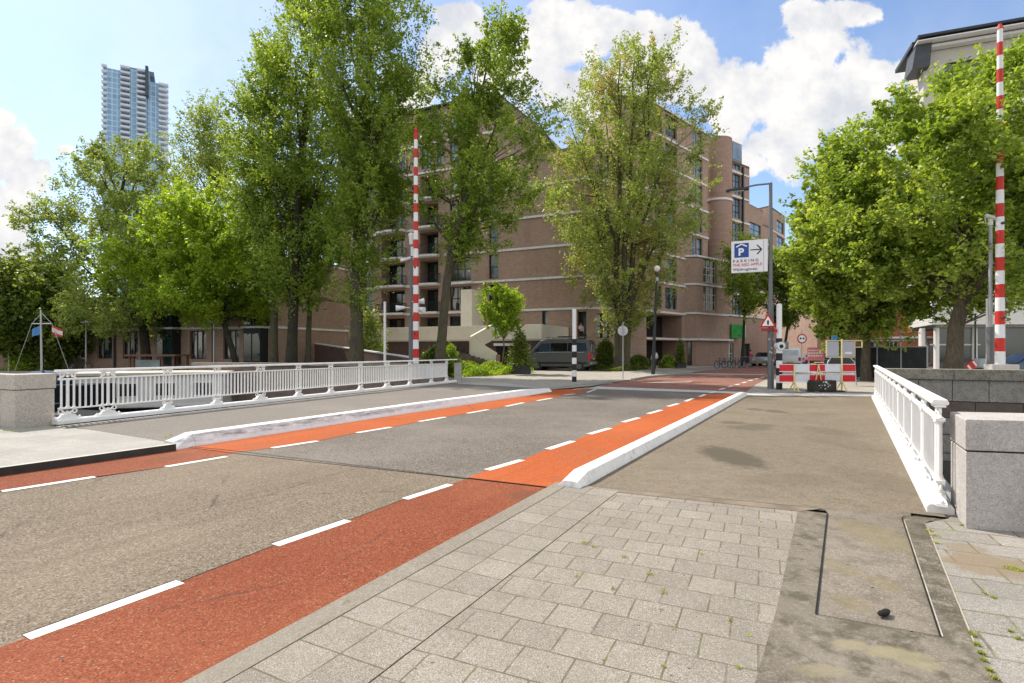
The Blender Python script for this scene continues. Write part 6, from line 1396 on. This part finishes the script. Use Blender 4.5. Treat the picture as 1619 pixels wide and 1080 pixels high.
    tw = ax[:, None, :] + rs.normal(size=(n_clump, nt_, 3)) * .55; tw /= np.linalg.norm(tw, axis=2)[:, :, None]
    st = rs.normal(size=(n_clump, nt_, 3)) * (clump * .42); k_ = rs.randint(0, nt_, n_leaf); t_ = rs.uniform(-1, 1.15, n_leaf)
    offs = st[idx, k_] + tw[idx, k_] * (t_ * sc * 1.05)[:, None] + rs.normal(size=(n_leaf, 3)) * (sc * .19 * (1.15 - .6 * np.abs(t_)))[:, None]; offs[:, 2] *= squash
    C = cen[idx] + offs; C[:, 2] = np.maximum(C[:, 2], .3)
    leaves_mesh('crown', C, leaf, rs, leaf_m, root); return root
def env_px(Y, rows, px0, H):
    """rows: (py, px_left, px_right) outline of the crown at distance Y -> envelope"""
    out = []
    for py, a, b_ in rows: out.append((PZ(py, Y) / H, (b_ - a) / 2 / FPX * Y, ((a + b_) / 2 - px0) / FPX * Y, 0))
    return sorted(out)
def tree_px(label, px0, Y, top, rows, *a, **k):
    cl = a[6]; H = PZ(top, Y) - k.get('z0', 0); e = env_px(Y, rows, px0, H); f = .55 * cl / H
    e = sorted([(h - f * (1 if i > len(e) * .6 else 0), max(.15, r_ - .40 * cl), ox, oy) for i, (h, r_, ox, oy) in enumerate(e)])
    return tree(label, PX(px0, Y), Y, H, e, *a, **k)
q = 'tall trees along the left quay'
tree_px('far left dark bushy tree standing above the boat with flags', 50, 46, 418, [(410, 20, 80), (440, -10, 115), (480, -40, 135), (520, -40, 140), (552, -30, 125)], lfDark, bkDark, 21, 42087, 0.160, 120, 1.3, .3, group=q)
tree_px('far bushy tree at the left edge with pale leaves', -25, 47.5, 430, [(432, -50, 10), (470, -90, 40), (520, -80, 35), (545, -60, 20)], lfLime, bkDark, 22, 19425, 0.160, 70, 1.1, .25, group=q)
tree_px('airy tree with the leftmost quay trunk, its crown in front of the glass tower', 233, 43.5, 214, [(216, 160, 190), (240, 130, 270), (300, 72, 290), (350, 68, 300), (420, 80, 310), (480, 90, 310), (520, 115, 290)], lfFar, bkDark, 23, 67987, 0.104, 230, 0.85, .36, lean=(.5, 0), group=q, twig=.6)
tree_px('pale tall tree behind, between the glass tower and the tallest quay trees', 315, 62, 158, [(160, 320, 350), (200, 290, 375), (260, 275, 390), (330, 265, 400), (420, 290, 390)], lfFar, bkDark, 24, 35612, 0.127, 150, 1.1, .35, group=q, twig=.5)
tree_px('yellow green maple with a leaning trunk in front of the low block', 378, 40.5, 305, [(305, 280, 345), (330, 240, 380), (380, 200, 410), (430, 208, 425), (470, 215, 425), (500, 260, 400)], lfYel, bkDark, 25, 74462, 0.120, 190, 0.85, .24, lean=(-1.2, 0), group=q)
tree_px('slim quay tree with a straight trunk, left of the pair of dark trunks', 433, 38.5, 60, [(60, 405, 440), (130, 385, 470), (230, 370, 480), (330, 360, 480), (420, 390, 470), (470, 410, 460)], lfElm, bkElm, 26, 39626, 0.096, 230, 0.75, .28, group=q)
tree_px('very tall dark quay tree with a leaning trunk, second of the tall trunks', 460, 37, -40, [(-40, 440, 520), (30, 410, 570), (120, 385, 580), (230, 370, 570), (330, 375, 550), (420, 395, 535), (480, 420, 505)], lfElm, bkDark, 27, 57342, 0.096, 320, 0.8, .36, lean=(.7, 0), group=q, stems=1)
tree_px('small quay tree with a thin trunk between two thick ones', 486, 38.8, 250, [(250, 470, 500), (300, 440, 520), (380, 445, 540), (430, 455, 535), (455, 470, 520)], lfElm, bkElm, 28, 21043, 0.104, 90, 0.7, .22, group=q)
tree_px('very tall quay tree with the thickest mossy trunk, left of the white post', 563, 34, -90, [(-90, 520, 620), (0, 490, 672), (100, 490, 684), (200, 488, 680), (300, 500, 655), (390, 520, 625), (430, 535, 610), (500, 548, 592)], lfElm, bkElm, 29, 74650, 0.091, 400, 0.75, .42, group=q, twig=.6)
tree_px('airy tall tree in front of the balconies, right of the left striped boom', 693, 32.5, 35, [(35, 790, 825), (70, 700, 840), (130, 690, 838), (200, 650, 850), (260, 630, 880), (320, 660, 850), (380, 680, 790), (410, 690, 770)], lfElm, bkElm, 30, 48562, 0.091, 230, 0.6, .30, group=q, twig=.75, shell=.6, wob=.4)
tree_px('rounded airy multi stemmed tree with brownish leaves on the street corner', 981, 43, 62, [(62, 985, 1015), (85, 930, 1070), (130, 895, 1090), (200, 885, 1105), (290, 876, 1112), (370, 870, 1110), (430, 875, 1095), (480, 920, 1050), (520, 945, 1020)], lfDry, bkElm, 31, 89600, 0.096, 420, 0.8, .52, stems=3, limb_up=.9, twig=.7, shell=.5)
tree_px('small fresh green tree in front of the stairs and the cream parapet', 795, 37, 444, [(444, 790, 805), (460, 772, 826), (480, 764, 828), (505, 766, 822), (525, 780, 812)], lfYel, bkBrown, 32, 14568, 0.080, 60, .42, .06, z0=0)
tree_px('street tree behind the parking sign, in front of the podium', 1173, 58, 362, [(362, 1165, 1182), (395, 1152, 1198), (430, 1138, 1215), (465, 1140, 1215), (492, 1160, 1205)], lfLime, bkDark, 33, 17806, 0.120, 80, 0.9, .16, group='street trees')
tree_px('darker street tree right of the tall lamp post', 1240, 52, 410, [(410, 1225, 1255), (440, 1212, 1272), (480, 1212, 1280), (505, 1225, 1268)], lfDark, bkDark, 34, 16187, 0.120, 70, 0.8, .15, group='street trees')
tree_px('leafy street tree behind the works barrier with a slim bare trunk', 1370, 28.8, 214, [(214, 1318, 1345), (260, 1300, 1380), (310, 1262, 1420), (360, 1240, 1440), (420, 1236, 1440), (470, 1262, 1440), (505, 1290, 1425), (525, 1330, 1410)], lfLime, bkBrown, 35, 84175, 0.112, 260, 0.65, .24, limb_up=.7)
tree_px('big leafy tree behind the right quay wall with a thick trunk', 1502, 24.2, 104, [(104, 1500, 1575), (118, 1452, 1620), (160, 1405, 1690), (210, 1370, 1720), (270, 1345, 1730), (340, 1370, 1730), (400, 1385, 1720), (450, 1400, 1700), (478, 1430, 1680)], lfLime, bkBrown, 36, 128205, 0.099, 380, 0.65, .34, limb_up=.6)
def bush(name, label, cat, x, y, rx, ry, h, n, leaf, m, seed, z0=0, cone=False, group=None, stuff=False, stems=True):
    rs = np.random.RandomState(seed)
    root = thing(name, label, cat, (x, y, z0), 0, group); th = rs.uniform(0, 2 * math.pi, n); z = rs.uniform(0, 1, n); r_ = rs.uniform(0, 1, n) ** .4
    prof = (1 - z) ** .75 * .95 + .1 if cone else np.sqrt(np.clip(1 - (z * 1.0) ** 2.2, 0, 1)); lump = 1 + .30 * np.sin(3 * th + z * 6 + seed) + .22 * np.sin(7 * th - z * 9)
    C = np.stack([np.cos(th) * r_ * prof * rx * lump, np.sin(th) * r_ * prof * ry * lump, z * h * (1 + .12 * np.sin(th * 4 + seed))], 1); C += rs.normal(size=C.shape) * .06 * h; C[:, 2] = np.abs(C[:, 2]); leaves_mesh('foliage', C, leaf, rs, m, root)
    mb = MB()
    for k in range(5): a = rs.uniform(0, 6.28); mb.cyl((0, 0, 0), (math.cos(a) * rx * .5, math.sin(a) * ry * .5, h * .7), .02, .01, 5)
    mb.build('stem', bkBrown, root); return root
r = planter('low dark planter with a young conifer left of the dark van', 822.5, 37, 1.55, .62, .8, 2, lfCon, 1); bush('conifer', 'young feathery conifer growing in the dark planter left of the van', 'conifer', PX(822, 37), 37, .85, .6, PZ(528, 37) - .55, 3600, .075, lfCon, 40, .5, True)
r = planter('dark planter in the shade near the arcade, right of the globe lamp', 1076, 50, 1.0, .5, .7, 1.6, lfCon, 1); bush('shrub', 'dark upright shrub in the shaded planter near the arcade', 'shrub', PX(1076, 50), 50, .45, .4, 2.0, 1800, .08, lfDark, 41, .4, True)
bush('shrub', 'ivy grown shrub with yellow green leaves beside the boat mast', 'shrub', PX(38, 45), 45, 1.0, .8, PZ(517, 45), 5000, .12, lfYel, 42)
bush('shrub', 'dark green shrub right of the boat mast', 'shrub', PX(78, 45), 45, .8, .8, PZ(528, 45), 3500, .12, lfDark, 43)
bush('shrub', 'tall grassy shrub at the foot of the airy tree right of the striped boom', 'shrub', PX(690, 33.5), 33.5, 1.0, .6, 1.7, 5000, .10, lfDark, 44)
bush('shrub', 'round bright shrub in front of the stair wall', 'shrub', PX(712, 35), 35, .5, .5, 1.75, 2500, .08, lfHedge, 45)
bush('shrub', 'light flowering shrub behind the thick mossy trunk', 'shrub', PX(583, 42), 42, 1.4, .8, 4.4, 3000, .12, lfFar, 46)
bush('shrub', 'dark shrub at the foot of the corner tree', 'shrub', PX(957, 45), 45, 1.0, .7, 2.2, 4000, .10, lfDark, 47)
bush('shrub', 'green shrub right of the corner tree trunk', 'shrub', PX(1008, 46), 46, 1.1, .6, 1.1, 3000, .10, lfDark, 48)
bush('shrub', 'low green shrub left of the shaded planter', 'shrub', PX(1056, 50), 50, .7, .5, 1.1, 1800, .10, lfElm, 49)
# low bright ground cover and planting strips
def cover(name, poly, h, dens, leaf, m, seed, label=None):
    rs = np.random.RandomState(seed); P_ = np.array([(p[0], p[1]) for p in poly]); lo, hi = P_.min(0), P_.max(0); area = (hi - lo).prod(); n = int(dens * area); c_ = rs.uniform(lo, hi, (n, 2)); ins = np.zeros(n, bool); j = len(P_) - 1
    for i in range(len(P_)):
        a, b_ = P_[i], P_[j]; cond = ((a[1] > c_[:, 1]) != (b_[1] > c_[:, 1])) & (c_[:, 0] < (b_[0] - a[0]) * (c_[:, 1] - a[1]) / (b_[1] - a[1] + 1e-9) + a[0]); ins ^= cond; j = i
    c_ = c_[ins]; top = h * (.55 + .45 * np.sin(c_[:, 0] * 1.7 + seed) * np.sin(c_[:, 1] * 1.3)); z = rs.uniform(0, 1, len(c_)) ** .6 * np.maximum(top, .15); o = leaves_mesh(name, np.column_stack([c_, z]), leaf, rs, m); o['kind'] = 'stuff'; return o
cover('ground_cover', [G(716, 598), G(760, 596.5), G(806, 593.5), V((PX(845, 40), 40)), V((PX(760, 40.5), 40.5)), V((PX(700, 38), 38))], 1.0, 420, .075, lfHedge, 51)
cover('ground_cover', [V((PX(935, 43.5), 43.5)), G(972, 588.5), G(1008, 587), V((PX(1012, 46), 46)), V((PX(935, 46), 46))], .7, 300, .08, lfDark, 52)
cover('ground_cover', [V((PX(560, 36), 36)), V((PX(655, 31), 31)), V((PX(700, 31), 31)), V((PX(690, 34), 34)), V((PX(570, 38), 38))], .9, 260, .08, lfDark, 53)
# weeds and grass in the joints of the foreground
def tufts(name, spots, m, seed, blade=.03):
    rs = np.random.RandomState(seed); mb = MB()
    for (px_, py_, rx, n) in spots:
        p = G(px_, py_); sx = rx / FPX * p.y
        for k in range(n):
            x, y = p.x + rs.normal() * sx * .5, p.y + rs.normal() * sx * .45; a = rs.uniform(0, 6.28); h = blade * rs.uniform(.3, 1.1); w_ = .0035; l = h * rs.uniform(.3, 1.1)
            dx, dy = math.cos(a), math.sin(a); mb.add([(x - dy * w_, y + dx * w_, .016), (x + dy * w_, y - dx * w_, .016), (x + dx * l, y + dy * l, .016 + h * .7)], [(0, 1, 2)])
    o = mb.build(name, m); o['kind'] = 'stuff'; return o
mGr = m_leaf('weed_grass', (.10, .14, .02), (.34, .37, .07), (.52, .50, .16), .4)
tufts('weeds', [(925, 862, 7, 40), (940, 868, 5, 20), (1028, 912, 7, 30), (986, 884, 5, 16), (1048, 940, 6, 20), (912, 915, 5, 16), (970, 935, 5, 14), (1045, 968, 4, 10), (1155, 985, 3, 10), (1185, 1010, 4, 10), (985, 830, 3, 10), (1070, 852, 3, 8), (1110, 880, 3, 8), (1200, 826, 4, 10), (1325, 790, 8, 18), (1342, 792, 6, 12), (1410, 770, 8, 14), (1425, 765, 6, 10),
  (1600, 902, 12, 110), (1612, 905, 8, 60), (1568, 948, 6, 36), (1556, 942, 4, 20), (1540, 1010, 4, 60), (1545, 1025, 5, 60), (1551, 1038, 5, 60), (1556, 1050, 5, 60), (1564, 1065, 5, 60), (1572, 1078, 5, 60), (1478, 850, 6, 60), (1482, 862, 5, 40), (1470, 842, 5, 50), (1520, 833, 6, 50), (1610, 1015, 5, 40), (1598, 1003, 4, 20), (1535, 1005, 4, 30), (545, 960, 5, 16), (552, 955, 6, 14), (1050, 1060, 4, 10), (1168, 1060, 4, 14), (640, 1000, 3, 5), (1065, 1000, 4, 8)], mGr, 61, .026)
tufts('weeds', [(60, 672 + 12, 20, 90), (20, 690, 25, 120), (100, 682, 16, 80), (5, 681, 12, 60), (140, 681, 16, 40), (262, 700, 6, 30), (270, 697, 4, 20), (180, 679, 14, 25)], mGr, 62, .05).location.z = .085
# leaf litter and small stones on the carriageway
rs = np.random.RandomState(71); mb = MB()
for k in range(150):
    px_, py_ = rs.uniform(20, 1500), rs.uniform(660, 1075); p = G(px_, py_)
    if p.y > 12: continue
    s = rs.uniform(.004, .011); mb.box((p.x, p.y, .014 + s * .25), (s, s * rs.uniform(.6, 1.6), s * .5), rz=rs.uniform(0, 3))
o = mb.build('grit', mat('grit', (.30, .27, .22), .9, var=.4)); o['kind'] = 'stuff'
# ---------------------------------------------------------------- render settings
S.render.engine = 'CYCLES'
S.cycles.use_adaptive_sampling = True; S.cycles.max_bounces = 6; S.cycles.diffuse_bounces = 3; S.cycles.glossy_bounces = 3; S.cycles.transmission_bounces = 3; S.cycles.transparent_max_bounces = 6
S.cycles.caustics_reflective = False; S.cycles.caustics_refractive = False
